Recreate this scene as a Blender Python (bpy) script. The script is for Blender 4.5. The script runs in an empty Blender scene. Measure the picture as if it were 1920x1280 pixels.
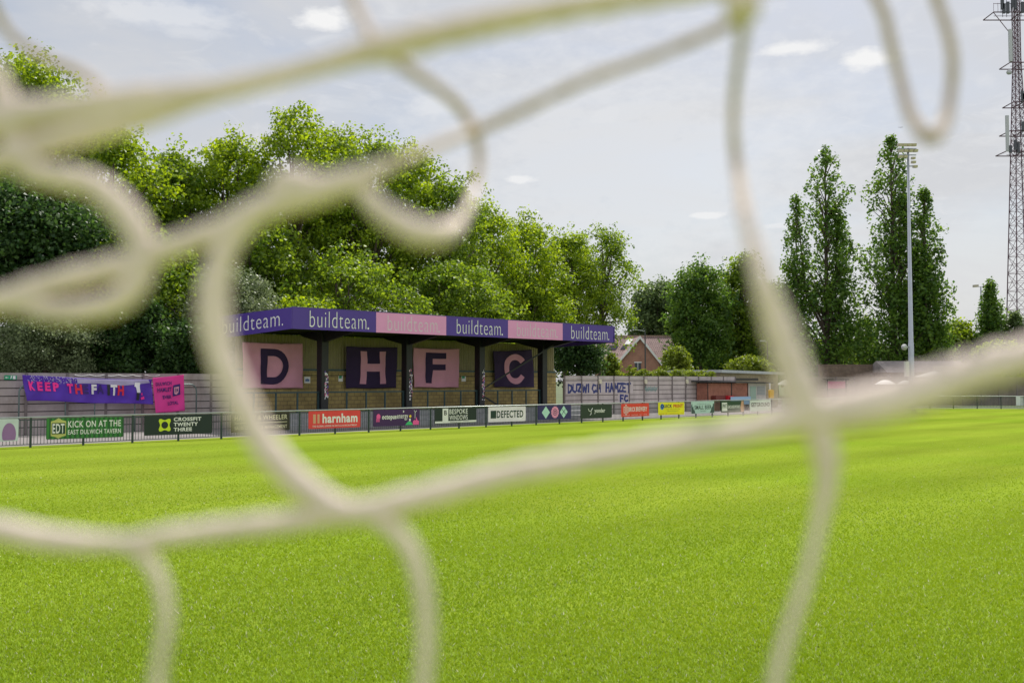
import bpy, bmesh, math, random
import numpy as np
from mathutils import Vector, Matrix
R = math.radians
scene = bpy.context.scene
col = scene.collection

# ------------------------------------------------------------------ camera
F = 35.0 / 36.0 * 1920.0          # focal length in photo pixels
HC = 2.46                         # lens height, just behind the top of a goal net
PITCH = math.atan((714 - 640) / F)
cam_d = bpy.data.cameras.new('camera'); cam = bpy.data.objects.new('camera', cam_d); col.objects.link(cam)
cam.location = (0, 0, HC); cam.rotation_euler = (math.pi / 2 + PITCH, 0, 0)
cam_d.lens = 35; cam_d.sensor_width = 36; cam_d.clip_start = 0.02; cam_d.clip_end = 20000
cam_d.dof.use_dof = True; cam_d.dof.focus_distance = 62; cam_d.dof.aperture_fstop = 5.3
scene.camera = cam

# ------------------------------------------------------------------ light
SUN_AZ = math.atan2(0.36, 0.93)   # angle from +Y towards +X
SUN_EL = R(52)
sd = bpy.data.lights.new('sun', 'SUN'); sun = bpy.data.objects.new('sun', sd); col.objects.link(sun)
sd.energy = 4.9; sd.angle = R(0.6); sd.color = (1.0, 0.955, 0.88)
dv = Vector((math.sin(SUN_AZ) * math.cos(SUN_EL), math.cos(SUN_AZ) * math.cos(SUN_EL), math.sin(SUN_EL)))
sun.rotation_euler = dv.to_track_quat('Z', 'Y').to_euler(); sun.location = (20, 20, 60)
scene.view_settings.view_transform = 'Standard'; scene.view_settings.look = 'None'
scene.view_settings.exposure = 0.05; scene.view_settings.gamma = 1.0

def cam_ray(px, py):
    a = (px - 960) / F; b = (640 - py) / F
    return Vector((a, math.cos(PITCH) - b * math.sin(PITCH), math.sin(PITCH) + b * math.cos(PITCH)))

def setup_world():
    w = bpy.data.worlds.new('World'); scene.world = w; w.use_nodes = True
    nt = w.node_tree; N = nt.nodes; L = nt.links; N.clear()
    out = N.new('ShaderNodeOutputWorld'); bg = N.new('ShaderNodeBackground'); bg.inputs[1].default_value = 0.1
    L.new(bg.outputs[0], out.inputs[0])
    sky = N.new('ShaderNodeTexSky'); sky.sky_type = 'NISHITA'; sky.sun_disc = False
    sky.sun_elevation = SUN_EL; sky.sun_rotation = SUN_AZ; sky.dust_density = 2.0; sky.air_density = 1.0
    tc = N.new('ShaderNodeTexCoord'); sep = N.new('ShaderNodeSeparateXYZ'); L.new(tc.outputs['Generated'], sep.inputs[0])
    def m(op, a, b=None, c=None, clamp=False):
        n = N.new('ShaderNodeMath'); n.operation = op; n.use_clamp = clamp
        for i, v in enumerate((a, b, c)):
            if v is None: continue
            if isinstance(v, (int, float)): n.inputs[i].default_value = v
            else: L.new(v, n.inputs[i])
        return n.outputs[0]
    # project on a cloud plane
    zz = m('ADD', m('MAXIMUM', sep.outputs[2], 0.0), 0.12)
    cx = m('DIVIDE', sep.outputs[0], zz); cy = m('DIVIDE', sep.outputs[1], zz)
    cb = N.new('ShaderNodeCombineXYZ'); L.new(cx, cb.inputs[0]); L.new(cy, cb.inputs[1])
    n1 = N.new('ShaderNodeTexNoise'); n1.inputs['Scale'].default_value = 1.1; n1.inputs['Detail'].default_value = 8; n1.inputs['Roughness'].default_value = 0.55; n1.inputs['Distortion'].default_value = 0.6
    L.new(cb.outputs[0], n1.inputs['Vector'])
    cr = N.new('ShaderNodeValToRGB'); cr.color_ramp.elements[0].position = 0.36; cr.color_ramp.elements[1].position = 0.62
    cr.color_ramp.elements[0].color = (0.45,) * 3 + (1,); cr.color_ramp.elements[1].color = (0.95,) * 3 + (1,)
    L.new(n1.outputs[0], cr.inputs[0])
    # veil colour: brighter behind the camera as added fill for shaded fronts, greyer ahead
    back = N.new('ShaderNodeMapRange'); back.inputs[1].default_value = -0.7; back.inputs[2].default_value = 0.5
    back.inputs[3].default_value = 1.0; back.inputs[4].default_value = 0.0; L.new(sep.outputs[1], back.inputs[0])
    vc = N.new('ShaderNodeMix'); vc.data_type = 'RGBA'
    vc.inputs[6].default_value = (6.4, 6.48, 6.7, 1); vc.inputs[7].default_value = (10.5, 10.5, 10.8, 1)
    L.new(back.outputs[0], vc.inputs[0])
    low = N.new('ShaderNodeMapRange'); low.inputs[1].default_value = 0.03; low.inputs[2].default_value = 0.30; low.inputs[3].default_value = 0.95; low.inputs[4].default_value = 0.0; L.new(sep.outputs[2], low.inputs[0])
    mx = N.new('ShaderNodeMix'); mx.data_type = 'RGBA'; L.new(m('MAXIMUM', cr.outputs[0], low.outputs[0]), mx.inputs[0])
    L.new(sky.outputs[0], mx.inputs[6]); L.new(vc.outputs[2], mx.inputs[7])
    # fine wisps
    n2 = N.new('ShaderNodeTexNoise'); n2.inputs['Scale'].default_value = 5.0; n2.inputs['Detail'].default_value = 9; n2.inputs['Roughness'].default_value = 0.6; n2.inputs['Distortion'].default_value = 1.2
    L.new(cb.outputs[0], n2.inputs['Vector'])
    w2 = m('MULTIPLY', m('SUBTRACT', n2.outputs[0], 0.52, None), 2.6, None, True)
    acc = m('MULTIPLY', w2, 0.6)
    # small cumulus puffs, each at its own direction
    n3 = N.new('ShaderNodeTexNoise'); n3.inputs['Scale'].default_value = 38.0; n3.inputs['Detail'].default_value = 6; n3.inputs['Roughness'].default_value = 0.62
    mp = N.new('ShaderNodeMapping'); mp.inputs['Scale'].default_value = (1, 1, 2.0); L.new(tc.outputs['Generated'], mp.inputs[0]); L.new(mp.outputs[0], n3.inputs['Vector'])
    nz = m('MULTIPLY', m('SUBTRACT', n3.outputs[0], 0.5), 3.2)
    for (px, py, hw, hh, s) in ((607, 36, 46, 20, 1.0), (1496, 90, 62, 13, .9), (1626, 110, 44, 18, 1.0), (978, 337, 40, 10, .8), (1328, 404, 40, 8, .8), (1465, 423, 45, 7, .5), (300, 25, 120, 26, .45), (820, 200, 60, 22, .45), (1135, 215, 40, 26, .4), (360, 60, 60, 12, .3), (505, 548, 40, 8, .3), (1180, 320, 420, 230, .34), (1750, 500, 300, 120, .2), (640, 330, 260, 70, .25), (2300, 200, 90, 30, .9), (-300, 300, 90, 25, .9)):
        d = cam_ray(px, py).normalized(); rt = Vector((0, 0, 1)).cross(d).normalized(); up = d.cross(rt)
        def dot(vec, scale):
            n = N.new('ShaderNodeVectorMath'); n.operation = 'DOT_PRODUCT'; L.new(tc.outputs['Generated'], n.inputs[0]); n.inputs[1].default_value = tuple(vec * scale); return n.outputs['Value']
        a = dot(rt, F / hw); b = m('ADD', dot(up, F / hh), 0.0)
        # flat-bottomed: falls off faster below
        q = m('SQRT', m('ADD', m('MULTIPLY', a, a), m('MULTIPLY', b, b)))
        f = m('SUBTRACT', 1.25, m('ADD', q, m('MULTIPLY', nz, -0.55)))
        front = m('GREATER_THAN', dot(d, 1.0), 0.5)
        f = m('MULTIPLY', m('MULTIPLY', m('MULTIPLY', f, 1.3, None, True), s), front)
        acc = m('MAXIMUM', acc, f)
    mx2 = N.new('ShaderNodeMix'); mx2.data_type = 'RGBA'; L.new(acc, mx2.inputs[0]); L.new(mx.outputs[2], mx2.inputs[6]); mx2.inputs[7].default_value = (8.8, 8.8, 8.8, 1)
    L.new(mx2.outputs[2], bg.inputs[0])
setup_world()

# ------------------------------------------------------------------ geometry of the place
AV = math.atan((2845 - 960) / F)                  # touchline direction, angle from the view axis
SA, CA = math.sin(AV), math.cos(AV)
ROT = math.pi / 2 - AV
def S2W(u, v, z=0.0): return Vector((u * SA - v * CA, u * CA + v * SA, z))
def KU(px, v):                                    # u of a photo column on the plane at v
    t = (px - 960) / F
    return v * (CA + t * SA) / (SA - t * CA)
def ZV(px, py, v):                                # height of a photo point on the plane at v
    d = cam_ray(px, py); s = v / (-d.x * CA + d.y * SA); return HC + d.z * s
def P(px, py, Y):
    d = cam_ray(px, py); s = Y / d.y; return Vector((d.x * s, Y, HC + d.z * s))
def PG(px, py, z=0.0):
    d = cam_ray(px, py); s = (z - HC) / d.z; return Vector((d.x * s, d.y * s, z))
def srgb(r, g, b):
    f = lambda c: (c / 255 / 12.92) if c / 255 <= 0.04045 else ((c / 255 + 0.055) / 1.055) ** 2.4
    return (f(r), f(g), f(b))

# ------------------------------------------------------------------ materials
MATS = {}
def mat(name, c, rough=0.6, metal=0.0, var=0.0, scale=3.0, bump=0.0, bscale=40.0, trans=0.0, spec=0.5, stain=None):
    if name in MATS: return MATS[name]
    m = bpy.data.materials.new(name); m.use_nodes = True; MATS[name] = m
    nt = m.node_tree; N = nt.nodes; L = nt.links; b = N['Principled BSDF']
    b.inputs['Base Color'].default_value = (*c, 1); b.inputs['Roughness'].default_value = rough; b.inputs['Metallic'].default_value = metal
    b.inputs['Specular IOR Level'].default_value = spec
    tc = N.new('ShaderNodeTexCoord')
    if var > 0:
        n = N.new('ShaderNodeTexNoise'); n.inputs['Scale'].default_value = scale; n.inputs['Detail'].default_value = 7; n.inputs['Roughness'].default_value = 0.65
        L.new(tc.outputs['Object'], n.inputs['Vector'])
        mr = N.new('ShaderNodeMapRange'); mr.inputs[1].default_value = 0.3; mr.inputs[2].default_value = 0.7; mr.inputs[3].default_value = 1 - var; mr.inputs[4].default_value = 1 + var
        L.new(n.outputs[0], mr.inputs[0])
        h = N.new('ShaderNodeHueSaturation'); h.inputs['Color'].default_value = (*c, 1); L.new(mr.outputs[0], h.inputs['Value']); L.new(h.outputs[0], b.inputs['Base Color'])
        if stain:
            n2 = N.new('ShaderNodeTexNoise'); n2.inputs['Scale'].default_value = scale * 0.4; n2.inputs['Detail'].default_value = 9; n2.inputs['Roughness'].default_value = 0.7
            mp = N.new('ShaderNodeMapping'); mp.inputs['Location'].default_value = (3, 7, 1); mp.inputs['Scale'].default_value = (1.6, 1.6, 0.5); L.new(tc.outputs['Object'], mp.inputs[0]); L.new(mp.outputs[0], n2.inputs['Vector'])
            cr = N.new('ShaderNodeValToRGB'); cr.color_ramp.elements[0].position = 0.5; cr.color_ramp.elements[1].position = 0.68; L.new(n2.outputs[0], cr.inputs[0])
            mx = N.new('ShaderNodeMix'); mx.data_type = 'RGBA'; L.new(cr.outputs[0], mx.inputs[0]); L.new(h.outputs[0], mx.inputs[6]); mx.inputs[7].default_value = (*stain, 1)
            L.new(mx.outputs[2], b.inputs['Base Color'])
    if bump > 0:
        n = N.new('ShaderNodeTexNoise'); n.inputs['Scale'].default_value = bscale; n.inputs['Detail'].default_value = 4
        L.new(tc.outputs['Object'], n.inputs['Vector'])
        bp = N.new('ShaderNodeBump'); bp.inputs['Strength'].default_value = bump; bp.inputs['Distance'].default_value = 0.02
        L.new(n.outputs[0], bp.inputs['Height']); L.new(bp.outputs[0], b.inputs['Normal'])
    if trans > 0:
        t = N.new('ShaderNodeBsdfTranslucent'); ms = N.new('ShaderNodeMixShader'); ms.inputs[0].default_value = trans
        src = b.inputs['Base Color']
        if src.is_linked: L.new(src.links[0].from_socket, t.inputs[0])
        else: t.inputs[0].default_value = (*c, 1)
        L.new(b.outputs[0], ms.inputs[1]); L.new(t.outputs[0], ms.inputs[2]); L.new(ms.outputs[0], N['Material Output'].inputs[0])
    return m

def brick_mat(name, c1, c2, mortar, bw, bh, msz, var=0.25, plane='xz', bump=0.4, off=0.5):
    if name in MATS: return MATS[name]
    m = bpy.data.materials.new(name); m.use_nodes = True; MATS[name] = m
    nt = m.node_tree; N = nt.nodes; L = nt.links; b = N['Principled BSDF']; b.inputs['Roughness'].default_value = 0.85
    tc = N.new('ShaderNodeTexCoord'); sp = N.new('ShaderNodeSeparateXYZ'); L.new(tc.outputs['Object'], sp.inputs[0])
    cb = N.new('ShaderNodeCombineXYZ'); L.new(sp.outputs['xyz'.index(plane[0])], cb.inputs[0]); L.new(sp.outputs['xyz'.index(plane[1])], cb.inputs[1])
    br = N.new('ShaderNodeTexBrick'); L.new(cb.outputs[0], br.inputs['Vector']); br.offset = off
    br.inputs['Color1'].default_value = (*c1, 1); br.inputs['Color2'].default_value = (*c2, 1); br.inputs['Mortar'].default_value = (*mortar, 1)
    br.inputs['Scale'].default_value = 1.0; br.inputs['Brick Width'].default_value = bw; br.inputs['Row Height'].default_value = bh; br.inputs['Mortar Size'].default_value = msz
    n = N.new('ShaderNodeTexNoise'); n.inputs['Scale'].default_value = 1.3; n.inputs['Detail'].default_value = 8; n.inputs['Roughness'].default_value = 0.7; L.new(tc.outputs['Object'], n.inputs['Vector'])
    mr = N.new('ShaderNodeMapRange'); mr.inputs[1].default_value = 0.3; mr.inputs[2].default_value = 0.7; mr.inputs[3].default_value = 1 - var; mr.inputs[4].default_value = 1 + var; L.new(n.outputs[0], mr.inputs[0])
    h = N.new('ShaderNodeHueSaturation'); L.new(br.outputs[0], h.inputs['Color']); L.new(mr.outputs[0], h.inputs['Value']); L.new(h.outputs[0], b.inputs['Base Color'])
    bp = N.new('ShaderNodeBump'); bp.inputs['Strength'].default_value = bump; bp.inputs['Distance'].default_value = 0.01; bp.invert = True
    L.new(br.outputs['Fac'], bp.inputs['Height']); L.new(bp.outputs[0], b.inputs['Normal'])
    return m

def leaf_mat(name, dark, light, trans=0.45, rough=0.5):
    if name in MATS: return MATS[name]
    m = bpy.data.materials.new(name); m.use_nodes = True; MATS[name] = m
    nt = m.node_tree; N = nt.nodes; L = nt.links; b = N['Principled BSDF']; b.inputs['Roughness'].default_value = rough; b.inputs['Specular IOR Level'].default_value = 0.32
    at = N.new('ShaderNodeAttribute'); at.attribute_name = 'tint'
    mx = N.new('ShaderNodeMix'); mx.data_type = 'RGBA'; mx.inputs[6].default_value = (*dark, 1); mx.inputs[7].default_value = (*light, 1)
    L.new(at.outputs['Fac'], mx.inputs[0]); L.new(mx.outputs[2], b.inputs['Base Color'])
    h = N.new('ShaderNodeHueSaturation'); h.inputs['Hue'].default_value = 0.487; h.inputs['Saturation'].default_value = 1.08; h.inputs['Value'].default_value = 1.95; L.new(mx.outputs[2], h.inputs['Color'])
    t = N.new('ShaderNodeBsdfTranslucent'); L.new(h.outputs[0], t.inputs[0])
    ms = N.new('ShaderNodeMixShader'); ms.inputs[0].default_value = trans
    L.new(b.outputs[0], ms.inputs[1]); L.new(t.outputs[0], ms.inputs[2]); L.new(ms.outputs[0], N['Material Output'].inputs[0])
    return m

# ------------------------------------------------------------------ mesh builder
class MB:
    def __init__(s): s.v = []; s.f = []
    def add(s, vs, fs):
        o = len(s.v); s.v += [tuple(p) for p in vs]; s.f += [tuple(i + o for i in f) for f in fs]
    def box(s, x0, x1, y0, y1, z0, z1):
        s.add([(x0, y0, z0), (x1, y0, z0), (x1, y1, z0), (x0, y1, z0), (x0, y0, z1), (x1, y0, z1), (x1, y1, z1), (x0, y1, z1)],
              [(0, 3, 2, 1), (4, 5, 6, 7), (0, 1, 5, 4), (1, 2, 6, 5), (2, 3, 7, 6), (3, 0, 4, 7)])
    def bar(s, a, b, w, h=None, up=(0, 0, 1)):
        a = Vector(a); b = Vector(b); d = (b - a).normalized(); h = h or w; u = Vector(up)
        if abs(d.dot(u)) > 0.98: u = Vector((0, 1, 0))
        r = d.cross(u).normalized(); u = r.cross(d)
        c = [(-1, -1), (1, -1), (1, 1), (-1, 1)]
        s.add([a + r * (i * w / 2) + u * (j * h / 2) for i, j in c] + [b + r * (i * w / 2) + u * (j * h / 2) for i, j in c],
              [(0, 3, 2, 1), (4, 5, 6, 7), (0, 1, 5, 4), (1, 2, 6, 5), (2, 3, 7, 6), (3, 0, 4, 7)])
    def tube(s, pts, rad, n=8, cap=True):
        pts = [Vector(p) for p in pts]
        if not hasattr(rad, '__len__'): rad = [rad] * len(pts)
        ref = None; vs = []
        for i, p in enumerate(pts):
            d = (pts[min(i + 1, len(pts) - 1)] - pts[max(i - 1, 0)]).normalized()
            if ref is None: ref = Vector((0, 0, 1)) if abs(d.z) < 0.9 else Vector((1, 0, 0))
            r = (ref - d * ref.dot(d)).normalized(); ref = r; q = d.cross(r)
            for k in range(n):
                a = 2 * math.pi * k / n; vs.append(p + (r * math.cos(a) + q * math.sin(a)) * rad[i])
        fs = []
        for i in range(len(pts) - 1):
            for k in range(n):
                a = i * n + k; b = i * n + (k + 1) % n; fs.append((a, b, b + n, a + n))
        if cap: fs.append(tuple(range(n - 1, -1, -1))); fs.append(tuple((len(pts) - 1) * n + k for k in range(n)))
        s.add(vs, fs)
    def prism(s, pts, off):      # polygon extruded by a vector
        n = len(pts); off = Vector(off); pts = [Vector(p) for p in pts]
        s.add(pts + [p + off for p in pts], [tuple(range(n - 1, -1, -1)), tuple(range(n, 2 * n))] + [(i, (i + 1) % n, n + (i + 1) % n, n + i) for i in range(n)])
    def ball(s, c, rx, ry=None, rz=None, n=12, m=8):
        ry = ry or rx; rz = rz or rx; vs = [(c[0], c[1], c[2] + rz)]; fs = []
        for i in range(1, m):
            t = math.pi * i / m
            for k in range(n):
                a = 2 * math.pi * k / n; vs.append((c[0] + rx * math.sin(t) * math.cos(a), c[1] + ry * math.sin(t) * math.sin(a), c[2] + rz * math.cos(t)))
        vs.append((c[0], c[1], c[2] - rz)); e = len(vs) - 1
        for k in range(n): fs.append((0, 1 + k, 1 + (k + 1) % n))
        for i in range(m - 2):
            for k in range(n):
                a = 1 + i * n + k; b = 1 + i * n + (k + 1) % n; fs.append((a, a + n, b + n, b))
        for k in range(n): fs.append((e, 1 + (m - 2) * n + (k + 1) % n, 1 + (m - 2) * n + k))
        s.add(vs, fs)

def mesh_obj(name, mb, m, origin=(0, 0, 0), smooth=False):
    me = bpy.data.meshes.new(name); o = Vector(origin)
    me.from_pydata([(p[0] - o.x, p[1] - o.y, p[2] - o.z) for p in mb.v], [], mb.f); me.update()
    if m: me.materials.append(m)
    if smooth: me.shade_smooth()
    ob = bpy.data.objects.new(name, me); col.objects.link(ob); return ob

def props(o, label, cat, group=None):
    o['label'] = label; o['category'] = cat
    if group: o['group'] = group

class Thing:
    """An Empty at the thing's base; parts are given in world ('W') or site ('S': u along the touchline, v away from it) coordinates."""
    def __init__(s, name, label, cat, origin, frame='W', group=None):
        s.o = Vector(origin); s.e = bpy.data.objects.new(name, None); col.objects.link(s.e); s.e.empty_display_size = 0.3
        s.e.location = S2W(*s.o) if frame == 'S' else s.o
        if frame == 'S': s.e.rotation_euler = (0, 0, ROT)
        props(s.e, label, cat, group)
    def part(s, name, mb, m, parent=None, label=None, smooth=False):
        ob = mesh_obj(name, mb, m, s.o, smooth); ob.parent = parent or s.e
        if label: ob['label'] = label
        return ob
def solo(name, mb, m, label, cat, origin, frame='W', group=None, smooth=False):
    ob = mesh_obj(name, mb, m, origin, smooth); o = Vector(origin)
    ob.location = S2W(*o) if frame == 'S' else o
    if frame == 'S': ob.rotation_euler = (0, 0, ROT)
    props(ob, label, cat, group); return ob
def struct(name, mb, m, kind='structure'):
    ob = mesh_obj(name, mb, m); ob['kind'] = kind; return ob

# ------------------------------------------------------------------ lettering
def text_faces(s, w, h, bold=0.0, italic=0.0, sp=1.1):
    """triangulated text scaled to the box w x h (x right, y up, origin bottom left)"""
    cu = bpy.data.curves.new('tmp', 'FONT'); cu.body = s; cu.offset = bold; cu.resolution_u = 4; cu.shear = italic; cu.space_character = sp
    ob = bpy.data.objects.new('tmp', cu); col.objects.link(ob)
    dg = bpy.context.evaluated_depsgraph_get(); me = bpy.data.meshes.new_from_object(ob.evaluated_get(dg))
    vs = [(p.co.x, p.co.y) for p in me.vertices]; fs = [tuple(p.vertices) for p in me.polygons]
    bpy.data.objects.remove(ob); bpy.data.curves.remove(cu); bpy.data.meshes.remove(me)
    x0 = min(p[0] for p in vs); x1 = max(p[0] for p in vs); y0 = min(p[1] for p in vs); y1 = max(p[1] for p in vs)
    return [((p[0] - x0) / (x1 - x0) * w, (p[1] - y0) / (y1 - y0) * h) for p in vs], fs
def put_text(mb, s, u0, u1, z0, z1, v, bold=0.0, **k):
    """text on a plane of constant v facing the pitch"""
    vs, fs = text_faces(s, u1 - u0, z1 - z0, bold, **k); mb.add([(u0 + x, v, z0 + y) for x, y in vs], fs)
def serif_text(mb, s, u0, u1, z0, z1, v, bold=0.01):
    """capital letters with little feet, for the painted serif signs"""
    put_text(mb, s, u0, u1, z0, z1, v, bold)

def cutpoly(mb, pts, v): mb.add([(p[0], v, p[1]) for p in pts], [tuple(range(len(pts)))])
def disc(mb, u, z, r, v, n=24, rz=None): cutpoly(mb, [(u + r * math.cos(2 * math.pi * k / n), z + (rz or r) * math.sin(2 * math.pi * k / n)) for k in range(n)], v)

# ------------------------------------------------------------------ ground
def ground():
    def grass_mat():
        m = bpy.data.materials.new('lawn'); m.use_nodes = True; nt = m.node_tree; N = nt.nodes; L = nt.links; b = N['Principled BSDF']
        b.inputs['Roughness'].default_value = 1.0; b.inputs['Specular IOR Level'].default_value = 0.0
        tc = N.new('ShaderNodeTexCoord')
        mp = N.new('ShaderNodeMapping'); mp.inputs['Rotation'].default_value = (0, 0, -ROT); L.new(tc.outputs['Object'], mp.inputs[0])
        # mown bands along the touchline, broken up by noise
        nb = N.new('ShaderNodeTexNoise'); nb.inputs['Scale'].default_value = 0.12; nb.inputs['Detail'].default_value = 3; L.new(mp.outputs[0], nb.inputs['Vector'])
        wv = N.new('ShaderNodeTexWave'); wv.wave_type = 'BANDS'; wv.bands_direction = 'Y'; wv.inputs['Scale'].default_value = 0.062; wv.inputs['Distortion'].default_value = 1.4; wv.inputs['Detail'].default_value = 1.5; wv.inputs['Detail Scale'].default_value = 0.6
        L.new(mp.outputs[0], wv.inputs['Vector'])
        big = N.new('ShaderNodeTexNoise'); big.inputs['Scale'].default_value = 0.35; big.inputs['Detail'].default_value = 6; big.inputs['Roughness'].default_value = 0.6
        mp2 = N.new('ShaderNodeMapping'); mp2.inputs['Scale'].default_value = (0.35, 1.6, 1); L.new(mp.outputs[0], mp2.inputs[0]); L.new(mp2.outputs[0], big.inputs['Vector'])
        fine = N.new('ShaderNodeTexNoise'); fine.inputs['Scale'].default_value = 26; fine.inputs['Detail'].default_value = 5; fine.inputs['Roughness'].default_value = 0.75; L.new(tc.outputs['Object'], fine.inputs['Vector'])
        def ramp(src, a, b_, va, vb):
            r = N.new('ShaderNodeMapRange'); r.inputs[1].default_value = a; r.inputs[2].default_value = b_; r.inputs[3].default_value = va; r.inputs[4].default_value = vb; L.new(src, r.inputs[0]); return r.outputs[0]
        def mul(a, b_):
            n = N.new('ShaderNodeMath'); n.operation = 'MULTIPLY'; L.new(a, n.inputs[0]); L.new(b_, n.inputs[1]); return n.outputs[0]
        val = mul(mul(ramp(wv.outputs[0], 0, 1, .92, 1.08), ramp(big.outputs[0], .3, .7, .87, 1.13)), ramp(fine.outputs[0], .25, .75, .75, 1.25))
        mx = N.new('ShaderNodeMix'); mx.data_type = 'RGBA'; mx.inputs[6].default_value = (*GRASS_A, 1); mx.inputs[7].default_value = (*GRASS_B, 1); L.new(ramp(nb.outputs[0], .35, .65, 0, 1), mx.inputs[0])
        h = N.new('ShaderNodeHueSaturation'); L.new(mx.outputs[2], h.inputs['Color']); L.new(val, h.inputs['Value']); L.new(h.outputs[0], b.inputs['Base Color'])
        bp = N.new('ShaderNodeBump'); bp.inputs['Strength'].default_value = 0.55; bp.inputs['Distance'].default_value = 0.03; L.new(fine.outputs[0], bp.inputs['Height']); L.new(bp.outputs[0], b.inputs['Normal'])
        return m
    GRASS_A = (0.168, 0.246, 0.020); GRASS_B = (0.206, 0.270, 0.028)
    g = MB(); g.add([(-2500, -500, -.008), (2500, -500, -.008), (2500, 4500, -.008), (-2500, 4500, -.008)], [(0, 1, 2, 3)])
    struct('ground', g, mat('rough_ground', (0.07, 0.10, 0.03), 0.9, var=0.35, scale=0.2))
    p = MB(); a = S2W(-70, 38.8, -.004); b = S2W(130, 38.8, -.004); c = S2W(130, 75, -.004); d = S2W(-70, 48.2, -.004)
    p.add([a, b, c, d], [(0, 1, 2, 3)])
    struct('path', p, mat('worn_tarmac', (0.21, 0.19, 0.185), 0.9, var=0.22, scale=0.9, bump=0.3, bscale=60))
    t = MB(); c0 = S2W(-70, 38.75, 0); c1 = PG(1640, 765.6); c2 = PG(1700, 765.2); c3 = PG(2100, 767.2)
    t.add([c0, c1, c2, c3, Vector((120, 40, 0)), Vector((120, -60, 0)), Vector((-120, -60, 0))], [(0, 6, 5, 4, 3, 2, 1)])
    struct('pitch', t, grass_mat())
    # blades of the near turf
    rng = np.random.default_rng(5); n = 520000
    inv = rng.uniform(1 / 46.0, 1 / 7.0, n); Y = 1 / inv; X = Y * rng.uniform(-.68, .68, n)
    keep = ((-X * CA + Y * SA) < 38.4) & (rng.random(n) < np.clip((46 - Y) / 24, 0, 1)); X, Y = X[keep], Y[keep]; n = len(X)
    hgt = rng.uniform(.018, .038, n) * np.clip(16 / Y, .45, 1); wid = .0045 * (Y / 7.0) ** 0.7 * rng.uniform(.6, 1.5, n)
    an = rng.uniform(0, 2 * np.pi, n); lean = rng.uniform(.2, 1.1, n) * hgt; la = rng.uniform(0, 2 * np.pi, n)
    V = np.zeros((n, 3, 3)); V[:, 0, 0] = X - np.cos(an) * wid; V[:, 0, 1] = Y - np.sin(an) * wid; V[:, 1, 0] = X + np.cos(an) * wid; V[:, 1, 1] = Y + np.sin(an) * wid
    V[:, 2, 0] = X + lean * np.cos(la); V[:, 2, 1] = Y + lean * np.sin(la); V[:, 2, 2] = hgt
    V[:, :2, 2] = .001
    me = bpy.data.meshes.new('grass'); me.vertices.add(3 * n); me.vertices.foreach_set('co', V.ravel()); me.loops.add(3 * n); me.loops.foreach_set('vertex_index', np.arange(3 * n, dtype=np.int32))
    me.polygons.add(n); me.polygons.foreach_set('loop_start', np.arange(0, 3 * n, 3, dtype=np.int32)); me.polygons.foreach_set('loop_total', np.full(n, 3, np.int32))
    tint = np.repeat(np.clip(rng.random(n) * .34 + .33 + .10 * np.sin((-X * CA + Y * SA) * 1.15 + 1.3 * np.sin((X * SA + Y * CA) * .11)) + .06 * np.sin((X * SA + Y * CA) * .5 + 2 * np.sin(Y * .23)), 0, 1), 3); tint[np.repeat(rng.random(n) < .05, 3)] = 2.0; at = me.attributes.new('tint', 'FLOAT', 'POINT'); at.data.foreach_set('value', tint.astype(np.float32)); me.update()
    gm = leaf_mat('grass_blade', (0.198, 0.335, 0.012), (0.370, 0.515, 0.045), trans=0.30, rough=0.4)
    for nd in gm.node_tree.nodes:
        if nd.type == 'HUE_SAT': nd.inputs['Hue'].default_value = 0.492; nd.inputs['Value'].default_value = 1.3
    ge = gm.node_tree.nodes.new('ShaderNodeNewGeometry'); va = gm.node_tree.nodes.new('ShaderNodeVectorMath'); va.operation = 'ADD'; va.inputs[1].default_value = (0, 0, 1.6); gm.node_tree.links.new(ge.outputs['Normal'], va.inputs[0])
    mixn = [nd for nd in gm.node_tree.nodes if nd.type == 'MIX'][0]; atn = [nd for nd in gm.node_tree.nodes if nd.type == 'ATTRIBUTE'][0]
    rp = gm.node_tree.nodes.new('ShaderNodeMapRange'); rp.inputs[1].default_value = 1.5; rp.inputs[2].default_value = 2.0; gm.node_tree.links.new(atn.outputs['Fac'], rp.inputs[0])
    m2 = gm.node_tree.nodes.new('ShaderNodeMix'); m2.data_type = 'RGBA'; m2.inputs[7].default_value = (.55, .54, .36, 1); gm.node_tree.links.new(rp.outputs[0], m2.inputs[0]); gm.node_tree.links.new(mixn.outputs[2], m2.inputs[6])
    for nd in gm.node_tree.nodes:
        if nd.type == 'BSDF_PRINCIPLED': gm.node_tree.links.new(m2.outputs[2], nd.inputs['Base Color'])
    vn = gm.node_tree.nodes.new('ShaderNodeVectorMath'); vn.operation = 'NORMALIZE'; gm.node_tree.links.new(va.outputs[0], vn.inputs[0])
    for nd in gm.node_tree.nodes:
        if nd.type == 'BSDF_PRINCIPLED': nd.inputs['Specular IOR Level'].default_value = .06; nd.inputs['Roughness'].default_value = .6; gm.node_tree.links.new(vn.outputs[0], nd.inputs['Normal'])
    me.materials.append(gm)
    o = bpy.data.objects.new('grass', me); col.objects.link(o); o['kind'] = 'stuff'; o['label'] = 'short mown grass blades covering the near pitch'; o['category'] = 'grass'
ground()

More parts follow.
